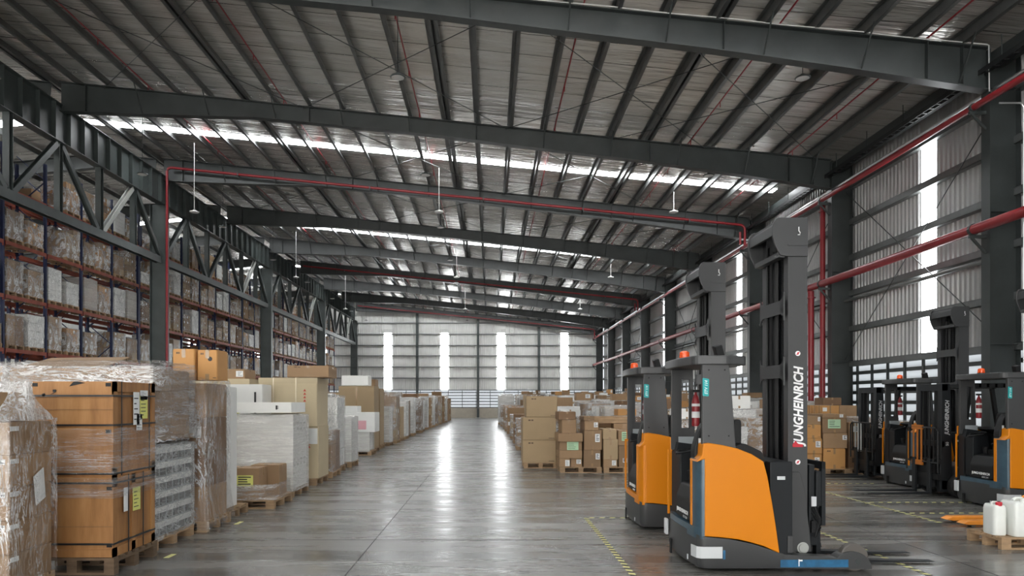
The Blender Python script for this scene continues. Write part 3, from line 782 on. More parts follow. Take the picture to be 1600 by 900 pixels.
# C: big wrapped brown load on top of D
r=empty('pallet_load',(-5.47,8.33,1.24)); tag(r,'large film-wrapped brown carton load with an open top, above the tray stack and crates','pallet load')
put('pallet',mesh_of(pallet_mb(1,1,.06),'wood'),r,(0,0,0),(1.66,1.15,1))
for k in range(3):
    for i in range(2):
        for q in range(2): carton(.03+i*.80,.03+q*.55,.062+k*.262,.795,.54,.258,'carton',None,parent=r,tape=q==0)
fl_=MB(); fl_.add([(.15,.06,.86),(1.1,.06,.86),(1.15,.55,.995),(.2,.55,.985),(.15,.06,.866),(1.1,.06,.866),(1.15,.55,1.0),(.2,.55,.99)],[(0,1,2,3),(4,5,6,7),(0,1,5,4),(2,3,7,6),(1,2,6,5),(3,0,4,7)])
fl_.build('carton_flap','carton',r)
put('stretch_wrap',mesh_of(wrap_mb(rr,12,.02),'film_band',smooth=True),r,(-.01,-.01,.02),(1.68,1.17,.90))
put('stretch_wrap',mesh_of(wrap_mb(rr,12,.035,topo=False),'film',smooth=True),r,(-.01,-.01,.0),(1.68,1.17,.86))
# an extra wrapped load seen at the left edge behind
load(-7.3,9.9,0,1.2,1.1,2.2,'brown','wrapped brown cartons at the left edge behind the crates','loads of the left row','film',idx=1)
load(-6.9,11.6,0,1.2,1.1,1.95,'mixed','orange and brown wrapped cartons behind the big open-topped load','loads of the left row','diag',idx=0)
# E: brown tall wrapped
r=empty('pallet_load',(-4.75,9.62,0)); tag(r,'tall brown carton column in clear film, film skirt flared over its pallet','pallet load')
put('pallet',PALM,r,(0,0,0),(1.06,.9,1))
for k in range(4):
    for q in range(2): 
        c_=carton(.03+q*.5,.03,.14+k*.452,.495,.80,.448,'carton_dark' if k in (1,2) and q else 'carton',None,parent=r,tape=True,tapec='tape_dark')
MB().box(.72,.018,1.23,.98,.022,1.38).build('shipping_label','paper',r)
put('stretch_wrap',mesh_of(wrap_mb(rr,9,.015,flare=.05),'film_diag',smooth=True),r,(.0,.0,.05),(1.06,.86,1.93))
carton(-4.19,9.75,1.99,.29,.4,.41,'carton_orange','left of two orange cartons standing on the tall wrapped column','orange cartons on the column',marks=True)
c_=carton(-3.885,9.80,1.99,.265,.40,.40,'carton_orange','right of two orange cartons, with printed circle, standing on the tall wrapped column','orange cartons on the column',marks=True)
MB().lathe([(.03,0),(.03,.002)],(.17,-.001,.28),16,axis='y').build('printed_mark','ink',c_)
# F: white panel box
carton(-4.45,10.62,.142,.60,.62,1.78,'carton_white','tall narrow white box standing on a pallet behind the brown column',tape=False)
bare_pallet(-4.6,10.6,0,.85,.85,'pallet under the tall narrow white box')
# G: low cartons
bare_pallet(-4.55,11.72,0,1.12,1.1,'pallet under two low brown cartons, its edge skirted in film')
carton(-4.45,11.76,.142,.77,.44,.50,'carton','low brown carton with a yellow notice, in front of the white wrapped load','low cartons on the pallet',paper='paper_yellow',px=(.52,.42,.36,.36))
carton(-3.98,12.26,.142,.48,.46,.51,'carton','low brown carton behind its neighbour with the yellow notice','low cartons on the pallet')
tag(put('stretch_film',mesh_of(wrap_mb(rr,8,.02,flare=.03,topo=False),'film',smooth=True),None,(-4.5,11.74,.146),(1.04,1.04,.24)),'clear film skirt round the two low brown cartons','stretch film')
# H: white wrapped appliances
r=empty('pallet_load',(-4.62,13.12,0)); tag(r,'two big white boxes in milky film with punched side holes, behind the low cartons','pallet load')
put('pallet',PALM,r,(0,0,0),(1.12,1.12,1))
for k in range(2):
    o=carton(.03,.03,.142+k*.65,1.06,1.06,.646,'carton_white',None,parent=r,tape=False)
    hm=MB()
    for a in range(4):
        for b in range(2): hm.box(1.061,.12+a*.24,.40+b*.09,1.064,.21+a*.24,.44+b*.09)
    hm.build('holes','ink',o)
put('stretch_wrap',mesh_of(wrap_mb(rr,10,.012),'film_milky',smooth=True),r,(.0,.0,.1),(1.12,1.12,1.36))
carton(-4.54,13.16,1.508,1.0,1.0,.185,'carton_white','flat white box lying on top of the milky-wrapped white load',tape=False,marks=False,paper='ink',px=(.72,.3,.03,.4))
# I: cream tall boxes
bare_pallet(-4.75,15.0,0,1.22,1.1,'pallet under the two tall cream boxes')
a=carton(-4.42,15.06,.142,.92,.95,1.06,'carton_cream','lower cream box with red handling marks, under the strapped cream box','cream boxes',tape=False)
b=carton(-4.70,15.02,1.205,1.18,1.0,.985,'carton_cream','upper cream box with two pale straps and red handling marks','cream boxes',tape=False)
for o,xx,zz in ((a,.70,.62),(b,.90,.50)):
    q=MB()
    for k in range(4): q.add([(xx,-.002,zz+k*.07),(xx+.06,-.002,zz+k*.07),(xx+.03,-.002,zz+.05+k*.07)],[(0,1,2)])
    q.build('handling_mark','ink_red',o)
MB().box(-.008,-.008,.87,1.188,1.008,.985).build('lid','carton_cream',b)
for x in (.28,.74): MB().box(x,-.013,0,x+.025,-.009,.99).box(x,-.013,.987,x+.025,1.0,.991).build('strap','strap_cream',b)
MB().box(.55,-.004,.70,.90,-.001,1.02).build('paper_sheet','paper',a)
carton(-4.15,15.1,2.202,.85,.8,.24,'carton','flat brown carton lying on the strapped cream box',marks=True)
bare_pallet(-6.1,15.05,0,1.2,1.05,'pallet under the wide lidded cream box')
b=carton(-6.06,15.08,.142,1.14,1.0,2.02,'carton_cream','wide lidded cream box left of the strapped cream box','cream boxes',tape=False)
MB().box(-.008,-.008,1.86,1.148,1.008,2.03).build('lid','carton_cream',b)
carton(-5.75,15.15,2.175,.72,.7,.2,'carton','flat wrapped carton lying on the wide lidded cream box',paper='paper',px=(.75,.2,.2,.6))
# white cabinet box
bare_pallet(-5.3,14.3,0,.88,.66,'pallet under the white box with the dark vertical stripe')
o=carton(-5.24,14.34,.142,.82,.6,1.9,'carton_white','tall white box with a dark vertical stripe behind the milky-wrapped load',tape=False,paper='paper_yellow',px=(.15,.62,.3,.13))
MB().box(.66,-.004,.1,.70,0,1.75).build('stripe','ink',o)
# J: silver-wrapped column
load(-4.55,16.5,0,1.02,.95,1.05,'dark','brown lower box with silvery wrapped side, beyond the cream boxes','loads of the left row','film',idx=0)
load(-4.75,17.7,0,1.1,.95,1.82,'white','tall silvery wrapped column beyond the cream boxes','loads of the left row','diag',idx=2)
load(-4.6,19.2,0,1.0,1.0,1.3,'white','white wrapped boxes between the silvery column and pink-labelled stack','loads of the left row','milky',idx=1)
# K: pink label white stack
r=empty('pallet_load',(-4.78,23.5,0)); tag(r,'white boxed stack with a pink label and overhanging top boxes','pallet load')
put('pallet',PALM,r,(0,0,0),(1.0,1.0,1))
carton(.04,.03,.142,.86,.9,.6,'carton_white',None,parent=r,tape=False)
o=carton(-.02,-.02,.745,1.14,.95,.62,'carton_white',None,parent=r,tape=False); MB().box(.52,-.006,.08,.86,-.001,.36).build('shipping_label','paper_pink',o)
carton(-.0,.05,1.37,.55,.7,.2,'carton_white',None,parent=r,tape=False)
put('stretch_wrap',WRB['milky'],r,(.02,.0,.1),(.92,.95,.66))

# ---- generic rows with a simple visibility test
sky=[900.]*1700
def vis(x0,x1,y,zt,need=2,upd=True):
    a=VX+x0*F/y; b=VX+x1*F/y; t=VY-(zt-CH)*F/y
    c=sum(1 for p in range(max(0,int(a)),min(1600,int(b)+1)) if t<sky[p]-1.5)
    if c>=need and upd:
        for p in range(max(0,int(a)),min(1600,int(b)+1)): sky[p]=min(sky[p],t)
    return c>=need
for it in ((-5.2,-4.05,6.2,1.5),(-4.5,-3.71,7.3,1.9),(-5.47,-3.8,8.3,2.2),(-4.75,-3.7,9.6,2.0),(-4.5,-3.85,10.6,1.9),(-4.6,-3.5,13.1,1.65),(-4.7,-3.5,15,2.2),(-6.1,-4.9,15,2.2),(-4.7,-3.6,17.7,1.85),(-4.78,-3.7,23.5,1.36),(1.1,1.7,18.9,1.8)): vis(*it)
def rnd_kind(white=.3):
    return R.choices(['brown','white','mixed','dark','tan'],[40,int(white*100),10,14,16])[0]
L_ITEMS=[]
Y=20.6; row=0
seq=[('dark',1.5),('tan',2.25),('tan',2.2),('white',1.5),('brown',1.95),('tan',1.5),('white',1.7),('dark',1.75),('white',1.9),('brown',1.5),('dark',1.9),('white',1.8),('brown',1.9),('white',2.0),('mixed',1.6),('brown',2.0),('white',2.1),('brown',1.8),('dark',2.0),('white',1.9),('brown',2.1),('tan',1.9),('brown',2.2),('white',2.0),('brown',2.2),('tan',1.3),('brown',1.9),('brown',2.0)]
Y=25.0
cntL=0
for k in range(27):
    kind,h=seq[k+1]
    if Y>71: break
    d=R.uniform(1.0,1.2); w=R.uniform(1.05,1.25); xr=-3.88+R.uniform(-.12,.12)+ (.18 if k>18 else 0)
    if vis(xr-w,xr,Y,h):
        wrapk={'white':'milky','brown':R.choice(['film',None,'diag']),'dark':R.choice([None,'film']),'tan':None,'mixed':'film'}[kind]
        load(xr-w,Y,0,w,d,h,kind,f'{DESC[kind]} along the left of the aisle, {ordn(cntL)} past the pink-labelled stack','loads along the left of the aisle',wrapk)
        if R.random()<.45:
            kk=R.choice(['carton','carton_dark','carton_white','carton'])
            carton(xr-w+.1,Y+.1,h+.004+(.042 if wrapk else 0),R.uniform(.5,.95),.7,R.uniform(.18,.4),kk,f'{"white" if kk=="carton_white" else "brown"} carton on top of the {ordn(cntL)} load past the pink-labelled stack','cartons on the left row',tape=False)
        cntL+=1
    Y+=d+R.uniform(.35,.75)
n2=0
for colx,nm_ in ((-5.55,'second'),(-7.1,'third'),(-8.7,'fourth'),(-10.4,'fifth')):
    Y=17.3 if colx>-8 else 14.5; c2=0
    while Y<72:
        kind=rnd_kind(.35); h=R.uniform(1.5,2.2)+min(.5,max(0,(Y-25)*.012)); w=R.uniform(1.05,1.2); d=R.uniform(1.,1.2)
        if vis(colx-w,colx,Y,h,3) and c2<29:
            wrapk=R.choice(['milky','film',None]) if kind!='tan' else None
            load(colx-w,Y,0,w,d,h,kind,f'{DESC[kind]} in the {nm_} row left of the aisle, {ordn(c2)} one showing','loads behind the left row',wrapk); c2+=1
        Y+=d+R.uniform(.5,1.6)

# ================= right block =================
bare_pallet(.86,18.93,0,.86,1.1,'pallet under the column of three big tan boxes')
for k,nn in enumerate(('bottom','middle')): carton(.83,18.92,.142+k*.585,.855,1.0,.58,'carton_tan',f'{nn} box of the three big tan boxes beside the aisle','big tan boxes',tape=False,marks=True)
carton(.92,18.94,1.315,.80,.95,.53,'carton_tan','top box of the three big tan boxes beside the aisle','big tan boxes',tape=False,marks=True)
def rz(px0,px1,py0,py1,Y,d,mat,label,group,**kw):
    x0,x1=wx(px0,Y),wx(px1,Y); z1,z0=wz(py0,Y),wz(py1,Y)
    return (x0,x1,z0,z1)
G='loose brown cartons of the right block'
bare_pallet(1.67,17.7,0,1.0,1.1,'pallet carrying small cartons right of the three big tan boxes')
bare_pallet(2.72,17.7,0,1.05,1.1,'pallet carrying cartons behind the second reach truck')
def rc(px0,px1,z0,z1,label,mat='carton',d=.9,Y=17.72,**kw):
    x0,x1=wx(px0,Y),wx(px1,Y); return carton(x0,Y,z0,x1-x0-.018,d,z1-z0-.004,mat,label,G,rz=R.uniform(-.008,.008),**kw)
rc(874,892,.142,.35,'small carton at the lower left of the pallet beside the big tan boxes',paper='paper',px=(.55,.1,.4,.7))
rc(892,911,.142,.35,'small carton at the bottom middle of the pallet beside the big tan boxes',paper='paper',px=(.5,.35,.4,.5))
rc(874,911,.35,.54,'flat carton just above the two smallest bottom cartons')
rc(874,911,.54,.75,'flat carton half covered by a green notice, third layer from the pallet',paper='paper_green',px=(.34,.02,.5,.95))
rc(872,912,.75,.95,'wide flat carton above the one with the green notice')
rc(878,902,.95,1.28,'upright carton above the wide flat carton')
rc(873,901,1.28,1.47,'dark flat carton at the top of the green-notice stack',mat='carton_dark')
rc(912,940,.142,.55,'square carton with two white labels standing on the pallet',paper='paper',px=(.7,.45,.24,.35))
rc(913,942,.55,1.02,'large square carton with white labels in the second layer',paper='paper',px=(.62,.4,.26,.42))
rc(914,937,1.02,1.26,'small carton above the large square one, with white label',paper='paper',px=(.65,.3,.28,.5))
rc(912,930,1.26,1.36,'thin carton topping the square cartons')
rc(943,966,.142,.32,'small bottom carton with one white label near the orange truck',paper='paper',px=(.6,.2,.3,.7))
rc(943,967,.32,.81,'upright tan carton above the small bottom one near the orange truck',mat='carton_tan')
rc(942,965,.81,1.05,'carton wrapped in clear film above the upright tan one',mat='carton_tan')
rc(967,990,.142,.66,'brown carton mostly hidden by the second reach truck',paper='paper',px=(.3,.2,.3,.2))
rc(966,990,.66,1.02,'carton with a green notice beside the second reach truck',paper='paper_green',px=(.25,.3,.6,.6))
p=MB().box(0,0,0,.98,.32,.17).build('wooden_board_bundle','wood',loc=(2.63,18.9,1.16)); tag(p,'long pale wooden board bundle lying across the cartons','timber')
load(2.6,18.85,0,1.1,1.1,1.155,'brown','brown carton load under the pale board bundle','loads of the right block',None,idx=1)
for it in ((.83,1.68,18.9,1.84),(1.67,2.0,17.7,1.45),(2.0,3.75,17.7,1.2)): vis(*it)
# left edge of the block facing the aisle
edge=[(1.05,21.0,1.1,'dark',.75),(1.0,22.6,1.15,'brown',.95),(.92,26.2,1.1,'dark',.95),(.95,30.2,1.2,'dark',1.0),(.93,34.0,1.1,'brown',1.3),(.9,39.2,1.4,'brown',1.25),(.86,43.0,1.45,'mixed',1.35),(.84,47.0,1.5,'brown',1.45),(.72,51.5,1.5,'brown',1.4),(.6,56.2,2.15,'white',1.2),(.72,60,2.1,'white',1.2),(1.0,64,2.2,'white',1.2),(1.0,69,2.4,'white',1.2)]
for q,(X,Yv,h,kind,w) in enumerate(edge):
    vis(X,X+1.1,Yv,h)
    load(X,Yv,0,1.1,1.15,h,kind,f'{DESC[kind]} on the right aisle edge, {ordn(q)} past the three tan boxes','loads along the right of the aisle','milky' if kind=='white' else (None if q%2 else 'film'))
for cI in range(7):
    colx=2.25+cI*1.25; Y=19.3+R.uniform(0,.8)+ (1.2 if cI<2 else 0); c2=0
    while Y<73:
        kind=rnd_kind(.5); h=R.uniform(1.0,1.55)+min(.9,max(0,(Y-20)*.022)); w=R.uniform(1.0,1.1); d=R.uniform(1.,1.2)
        if cI>4: h+=.15
        if c2<29 and vis(colx,colx+w,Y,h,3):
            wrapk=R.choice(['milky','film',None,'diag']) if kind!='tan' else None
            load(colx,Y,0,w,d,h,kind,f'{DESC[kind]} in right block, {ordn(cI)} column from its aisle edge, {ordn(c2)} one showing','loads inside the right block',wrapk)
            zz=h+(.045 if wrapk else .004)
            if R.random()<.55 and Y<60:
                kk=R.choice(['carton','carton_orange','carton_dark','carton','carton_white'])
                carton(colx+R.uniform(.05,.3),Y+.05,zz,R.uniform(.35,.7),.6,R.uniform(.15,.35),kk,f'{dict(carton="brown",carton_orange="orange",carton_dark="dark brown",carton_white="white")[kk]} carton atop the {ordn(c2)} load of the {ordn(cI)} right-block column','cartons on the right block',tape=Y<35,paper='paper' if R.random()<.35 else None,px=(.6,.3,.3,.5))
            c2+=1
        Y+=d+R.uniform(.25,1.1)
# stack between the trucks, by the second column
Yp=17.2
bare_pallet(7.35,Yp,0,1.02,1.0,'pallet under the orange cartons behind the front truck mast')
bare_pallet(8.42,Yp+.2,0,.9,1.0,'pallet under dim cartons beside the fork truck mast')
G='cartons stacked behind the front truck mast'
def rd(px0,px1,z0,z1,label,mat,d=.85,Y=Yp+.02,**kw):
    x0,x1=wx(px0,Y),wx(px1,Y); return carton(x0,Y,z0,x1-x0-.018,d,z1-z0-.004,mat,label,G,rz=R.uniform(-.008,.008),**kw)
rd(1259,1286,.142,.50,'orange carton at the bottom with white labels, nearest the mast','carton_orange',paper='paper',px=(.55,.3,.3,.45))
rd(1259,1286,.50,.86,'orange carton with white labels in the second layer nearest the mast','carton_orange',paper='paper',px=(.6,.4,.3,.4))
rd(1259,1285,.86,1.17,'orange carton with a small printed logo in the third layer','carton_orange',marks=True)
rd(1259,1285,1.17,1.37,'brown flat carton topping the orange column','carton',paper='paper',px=(.8,.4,.15,.5))
rd(1287,1323,.142,.62,'large orange carton at the bottom right of the stack','carton_orange',marks=True)
rd(1287,1326,.62,.98,'brown carton with a corner label in the middle of the stack','carton',paper='paper',px=(.8,.55,.18,.3))
rd(1286,1325,.98,1.33,'brown carton with a green notice near the top','carton',paper='paper_green',px=(.22,.3,.52,.6))
rd(1286,1325,1.33,1.42,'thin brown carton at the very top with a white label','carton',paper='paper',px=(.7,.1,.15,.8))
carton(8.46,17.45,.142,.7,.8,.62,'carton_dark','dim brown carton low beside the fork truck mast',G)
carton(8.46,17.45,.766,.6,.7,.45,'carton','dim brown carton above it beside the fork truck mast',G,paper='paper',px=(.2,.5,.3,.3))
for q,(X,Yv,h,kd) in enumerate(((3.95,17.8,1.25,'brown'),(5.1,17.6,1.1,'white'),(6.2,17.9,1.3,'brown'),(9.8,18.3,1.2,'mixed'))):
    load(X,Yv,0,1.05,1.05,h,kd,f'{DESC[kd]} in the front line behind the reach trucks, {ordn(q)} from the left','front line of the right block','film')

# ================= reach trucks =================
def rounded(pts, r, n=4):
    out=[]; L=len(pts)
    for i,p in enumerate(pts):
        p=Vector(p); a=Vector(pts[i-1]); b=Vector(pts[(i+1)%L]); ri=r[i] if isinstance(r,(list,tuple)) else r
        if ri<=0: out.append(tuple(p)); continue
        da=(a-p).normalized(); db=(b-p).normalized(); ri=min(ri,(a-p).length*.45,(b-p).length*.45)
        s,e=p+da*ri,p+db*ri
        for k in range(n+1):
            t=k/n; q=(1-t)**2*s+2*t*(1-t)*p+t*t*e; out.append(tuple(q))
    return out
def reach_truck(X,Y,rzv,label,group):
    t=empty('reach_truck',(X,Y,0),rzv); tag(t,label,'reach truck',group)
    W=1.25
    # chassis
    def ft(x): 
        P=[(-.1,.40),(.05,.355),(.39,.325),(.65,.255),(.81,.185),(1.0,.17),(3,.17)]
        for (a,u),(b,w) in zip(P,P[1:]):
            if x<=b: return u+(w-u)*(x-a)/(b-a)
    ring=rounded([(0,.05),(0.05,0),(.30,0),(.55,0),(.72,0),(.86,0),(.86,W),(.72,W),(.4,W),(.05,W),(0,W-.05),(-.04,W/2)],[.10,.10,0,0,0,0,0,0,0,.1,.1,.2])
    n=len(ring); m=MB()
    m.add([(x+.02,y+(.02 if y<W/2 else -.02),.035) for x,y in ring]+[(x,y,.10) for x,y in ring]+[(x,y,ft(x)) for x,y in ring],
          [tuple(range(n-1,-1,-1))]+[(i,(i+1)%n,n+(i+1)%n,n+i) for i in range(n)]+[(n+i,n+(i+1)%n,2*n+(i+1)%n,2*n+i) for i in range(n)]+[tuple(range(2*n,3*n))])
    ch=m.build('chassis','truck_grey',t,smooth=True)
    MB().box(-.038,.95,.0,-.02,1.0,.16).build('slot','black',ch)
    # wheel arms
    for y0 in (0,W-.15):
        prof=[(.84,.04),(.84,.18),(1.0,.168),(1.32,.15)]+[(1.54+.20*math.cos(a),.03+.175*math.sin(a)) for a in [PI*(.78-.78*k/10) for k in range(11)]]+[(1.74,.03)]
        a=MB().prism(prof,y0,y0+.15,'y').build('wheel_arm','truck_grey',t,bevel=.006)
        MB().lathe([(.02,0),(.15,0),(.15,.09),(.02,.09)],(1.56,y0+.03,.152),22,axis='y').build('load_wheel','wheel',a,smooth=True) if False else None
        if y0==0:
            MB().box(.82,-.004,.05,1.5,-.001,.125).build('blue_tape','blue_tape',a)
            MB().box(1.0,-.006,.06,1.01,-.004,.13).box(1.01,-.006,.11,1.04,-.004,.125).build('sticker','lettering',a)
        MB().lathe([(.02,0),(.03,0),(.03,.004),(.0,.004)],(1.6,y0-.003,.1),12,axis='y').build('hub_cap','steel',a)
    for (x,yy) in ((.35,.9),): MB().lathe([(.02,0),(.16,0),(.17,.02),(.17,.08),(.16,.10),(.02,.10)],(x,yy,.17),24,axis='y').build('drive_wheel','rubber',t,smooth=True)
    for y0 in (.03,W-.12): MB().lathe([(.02,0),(.13,0),(.14,.01),(.14,.08),(.13,.09),(.02,.09)],(1.58,y0,.14),22,axis='y').build('load_wheel','wheel',t,smooth=True)
    # blue band round the foot of the operator's entry and the corner strip
    MB().prism(rounded([(-.012,.10),(.03,.012),(.05,.0),(.14,.14),(.14,W-.1),(.0,W-.1),(-.03,W/2)],[.05,.06,0,0,0,.05,.2]),.33,.44,'z').build('entry_sill','truck_blue',t,smooth=True)
    MB().prism(rounded([(-.005,.26),(-.005,.10),(.03,.0),(.075,-.004),(.075,.02),(.03,.26)],[0,.05,.05,0,0,0]),.36,1.13,'z').build('corner_strip','truck_blue',t,smooth=True)
    MB().prism([(-.012,.26),(-.012,.20),(.0,.195),(.03,.26)],.38,1.12,'z').build('entry_edge','truck_orange',t,bevel=.004)
    # orange body sides
    prof=[(.062,.36),(.062,1.13),(-.02,1.10),(.035,1.17),(.045,1.285),(.10,1.292),(.25,1.268),(.39,1.235),(.53,1.18),(.65,1.105),(.69,.95),(.735,.7),(.775,.45),(.81,.19),(.65,.262),(.50,.305),(.39,.33),(.22,.35)]
    for y0,y1 in ((-.012,.27),(W-.008,W+.012)):
        pr=prof if y0<0 else [(.03 if q[0]<.06 else q[0],q[1]) for q in prof]
        s=MB().prism(pr,y0,y1,'y').build('body_panel','truck_orange',t,bevel=.010)
    MB().prism([(.05,.37),(.05,1.12),(.08,1.24),(.39,1.20),(.64,1.08),(.79,.25)],W-.20,W-.012,'y').build('side_lining','truck_dark',t)
    # far entry pillar edge
    MB().box(-.0,W-.012,.40,.03,W-.001,1.15).build('entry_edge','truck_orange',t,bevel=.005)
    # hood between the side panels
    MB().prism([(.46,.3),(.46,1.12),(.55,1.2),(.66,1.12),(.80,.3)],.27,W-.25,'y').build('hood','truck_dark',t,bevel=.01)
    MB().prism(rounded([(.33,1.24),(.48,1.285),(.66,1.20),(.70,1.08),(.6,1.12)],.03),.06,W-.06,'y').build('hood_cap','black',t,bevel=.006)
    # battery
    b=MB().box(.73,.03,.17,.955,W-.03,1.10).build('battery_box','truck_dark',t,bevel=.008)
    MB().box(.80,.026,.92,.88,.029,.955).build('sticker','reflector',b)
    MB().box(.90,.012,.19,.955,.03,.36).build('latch','truck_grey',b,bevel=.004)
    # pillars and roof guard
    pl=MB().prism([(.045,1.27),(.045,2.10),(.31,2.10),(.335,1.9),(.385,1.22)],.02,.075,'y').build('guard_pillar','truck_grey',t,bevel=.008)
    bo=MB()
    for (x,z) in ((.11,1.36),(.31,1.36),(.11,2.02),(.27,2.02)): bo.lathe([(.009,-.004),(.009,.002)],(x,.02,z),8,axis='y')
    bo.build('bolt','black',pl)
    st=MB().prism(rounded([(.048,1.76),(.108,1.755),(.112,1.93),(.048,1.94)],.01),.014,.019,'y').build('model_sticker','teal',pl)
    text('sticker_lettering','ETV 114','teal_ink',.042,Matrix.Translation((.096,.0135,1.775))@UPFRONT,st,width=.14,shear=.25,bold=.001)
    f=MB(); y0,y1=W-.10,W-.05
    f.box(.03,y0,1.15,.14,y1,2.10); f.prism([(.235,1.15),(.235,2.10),(.27,2.10),(.30,1.15)],y0,y1,'y'); f.box(.14,y0,1.15,.24,y1,1.40); f.box(.14,y0,1.96,.24,y1,2.10)
    f.build('guard_pillar','truck_grey',t)
    gd=MB().prism(rounded([(-.04,.02),(.30,-.02),(.52,.10),(.56,W/2),(.52,W-.10),(.30,W),(-.04,W-.02),(-.08,W/2)],[.08,.05,.05,.2,.05,.05,.08,.2]),2.07,2.165,'z')
    g=gd.build('roof_guard','truck_grey',t,bevel=.012)
    bm_=MB().lathe([(.05,0),(.055,.02),(.05,.07),(.03,.085),(0.0,.088)],(.03,.62,2.165),16).build('beacon','beacon',t,smooth=True)
    MB().lathe([(.06,0),(.06,.012)],(.03,.62,2.163),16).build('beacon_base','black',bm_)
    w_=MB().beam((.25,.10,2.15),(.21,.08,2.27),.08,.09,up=(0,1,0)); w_.build('work_lamp','black',t,bevel=.01)
    # operator compartment
    MB().box(.06,.3,.36,.46,W-.26,.45).build('floor_mat','rubber',t)
    se=empty('seat',(0,0,0)); se.parent=t
    MB().prism(rounded([(.18,.78),(.18,.92),(.52,.90),(.52,.78)],.03),.25,.72,'y').build('cushion','black',se,bevel=.02)
    MB().prism(rounded([(.01,.96),(.0,1.22),(.06,1.43),(.15,1.54),(.24,1.50),(.24,.96)],[.03,.05,.05,.05,.03,.02]),.15,.29,'y').build('side_bolster','black',se,bevel=.015)
    MB().prism(rounded([(.36,.92),(.44,1.52),(.52,1.52),(.52,.92)],.04),.25,.72,'y').build('backrest','black',se,bevel=.025)
    MB().box(.045,.144,1.18,.075,.150,1.33).build('tag','paper',se)
    co=MB().prism(rounded([(.0,.45),(.0,.66),(.06,.82),(.30,.86),(.36,.45)],.03),.30,.86,'y').build('console','black',t,bevel=.01)
    side=Matrix.Translation((-.006,.80,.515))@Matrix(((0,0,-1,0),(-1,0,0,0),(0,1,0,0),(0,0,0,1)))
    text('lettering','JUNGHEINRICH','lettering',.055,side,co,width=.44,bold=.001)
    text('lettering','ETV 214','reflector',.04,Matrix.Translation((-.006,.55,.465))@Matrix(((0,0,-1,0),(-1,0,0,0),(0,1,0,0),(0,0,0,1))),co,width=.15)
    MB().path([(.14,.45,.86),(.12,.44,.98),(.10,.44,1.03)],[.03,.02,.035],8).build('joystick','black',co,smooth=True)
    MB().path([(.10,.62,.86),(.10,.62,.96)],[.03,.045],8).build('joystick','black',co,smooth=True)
    sw=MB(); 
    pts=[(.16+.13*math.cos(a),.92+.13*math.sin(a),1.16+.03*math.cos(a)) for a in [2*PI*k/16 for k in range(17)]]
    sw.path(pts,.014,6); sw.path([(.16,.92,.9),(.16,.92,1.16)],.03,8); sw.box(.04,.91,1.14,.28,.93,1.165)
    sw.build('steering_wheel','black',t,smooth=True)
    MB().prism(rounded([(.05,.45),(.05,1.12),(.30,1.18),(.40,.45)],.04),.86,W-.16,'y').build('dashboard','truck_dark',t,bevel=.01)
    MB().box(.10,W-.13,1.18,.30,W-.11,1.30).build('information_plate','grey_crate',t)
    # mast
    ms=empty('mast',(0,0,0)); ms.parent=t
    for y0,y1,s in ((.25,.272,1),(.928,.95,-1)):
        u=MB().box(1.0,y0,.16,1.20,y1,3.52)
        yy0,yy1=(y1,y1+.09) if s>0 else (y0-.09,y0)
        u.box(1.0,yy0,.16,1.015,yy1,3.50); u.box(1.185,yy0,.16,1.20,yy1,3.50)
        u.box(1.05,yy0+.03,.2,1.065,yy1+.03 if s<0 else yy1+.03,3.42); u.box(1.14,yy0+.02,.2,1.155,yy1,3.42)
        u.build('mast_rail','truck_grey',ms)
    hp=rounded([(1.01,3.20),(.915,3.21),(.86,3.32),(.83,3.435),(.84,3.54),(.88,3.60),(1.20,3.60),(1.20,3.20)],[.02,.02,.04,.04,.03,.03,.02,0])
    for y0 in (.235,.935):
        h=MB().prism(hp,y0,y0+.028,'y').build('mast_head_plate','truck_grey',ms,bevel=.004)
    MB().box(.995,.228,3.31,1.20,.235,3.325).build('weld_seam','truck_grey',ms)
    MB().prism([(.845,3.42),(.85,3.52),(.89,3.56),(.91,3.56),(.88,3.42)],.26,.935,'y').prism([(.975,3.19),(.905,3.195),(.905,3.25),(.975,3.25)],.26,.935,'y').box(.90,.26,3.55,1.19,.935,3.585).build('head_crossbar','truck_grey',ms,bevel=.004)
    for z0,z1 in ((2.62,2.76),(1.95,2.09),(.9,1.02)):
        m=MB()
        for (a,b) in ((z0,z1),): m.box(.962,.28,a,.978,.92,b)
        for yv,s in ((.272,1),(.928,-1)):
            m.prism([(yv,z0-.08),(yv,z1+.08),(yv+s*.035,z1+.02),(yv+s*.09,z1),(yv+s*.09,z0),(yv+s*.035,z0-.02)],.962,.978,'x')
        m.build('crossbar','truck_grey',ms)
    for yv in (.42,.78): MB().path([(1.08,yv,.3),(1.08,yv,3.35)],.034,10).build('lift_cylinder','black',ms,smooth=True)
    for yv in (.52,.66):
        c_=MB(); c_.box(1.05,yv-.013,.5,1.062,yv+.013,3.4)
        z=.5
        while z<3.4: c_.box(1.046,yv-.018,z,1.066,yv+.018,z+.018); z+=.045
        c_.build('lift_chain','tray',ms)
    MB().path([(1.02,.60,.6),(1.02,.60,3.3)],.012,6).path([(1.02,.57,.6),(1.02,.57,3.3)],.012,6).build('hose','rubber',ms)
    MB().box(1.12,.36,.3,1.13,.84,3.45).build('inner_mast','truck_dark',ms)
    MB().prism(rounded([(.985,.16),(.955,.6),(.965,.98),(1.11,.98),(1.16,.8),(1.23,.16)],[0,0,.02,.02,.05,0]),.215,.245,'y').build('mast_foot','truck_grey',ms,bevel=.005)
    MB().lathe([(.045,0),(.045,.012),(.06,.014),(.06,.02)],(1.14,.20,.20),18,axis='y').build('pivot_cap','steel_light',ms,smooth=True)
    hk=MB(); hk.path([(1.10,.222,3.50),(1.10,.222,3.46),(1.115,.222,3.44),(1.11,.222,3.42),(1.09,.222,3.42)],.006,6); hk.build('hook_sticker','lettering',ms)
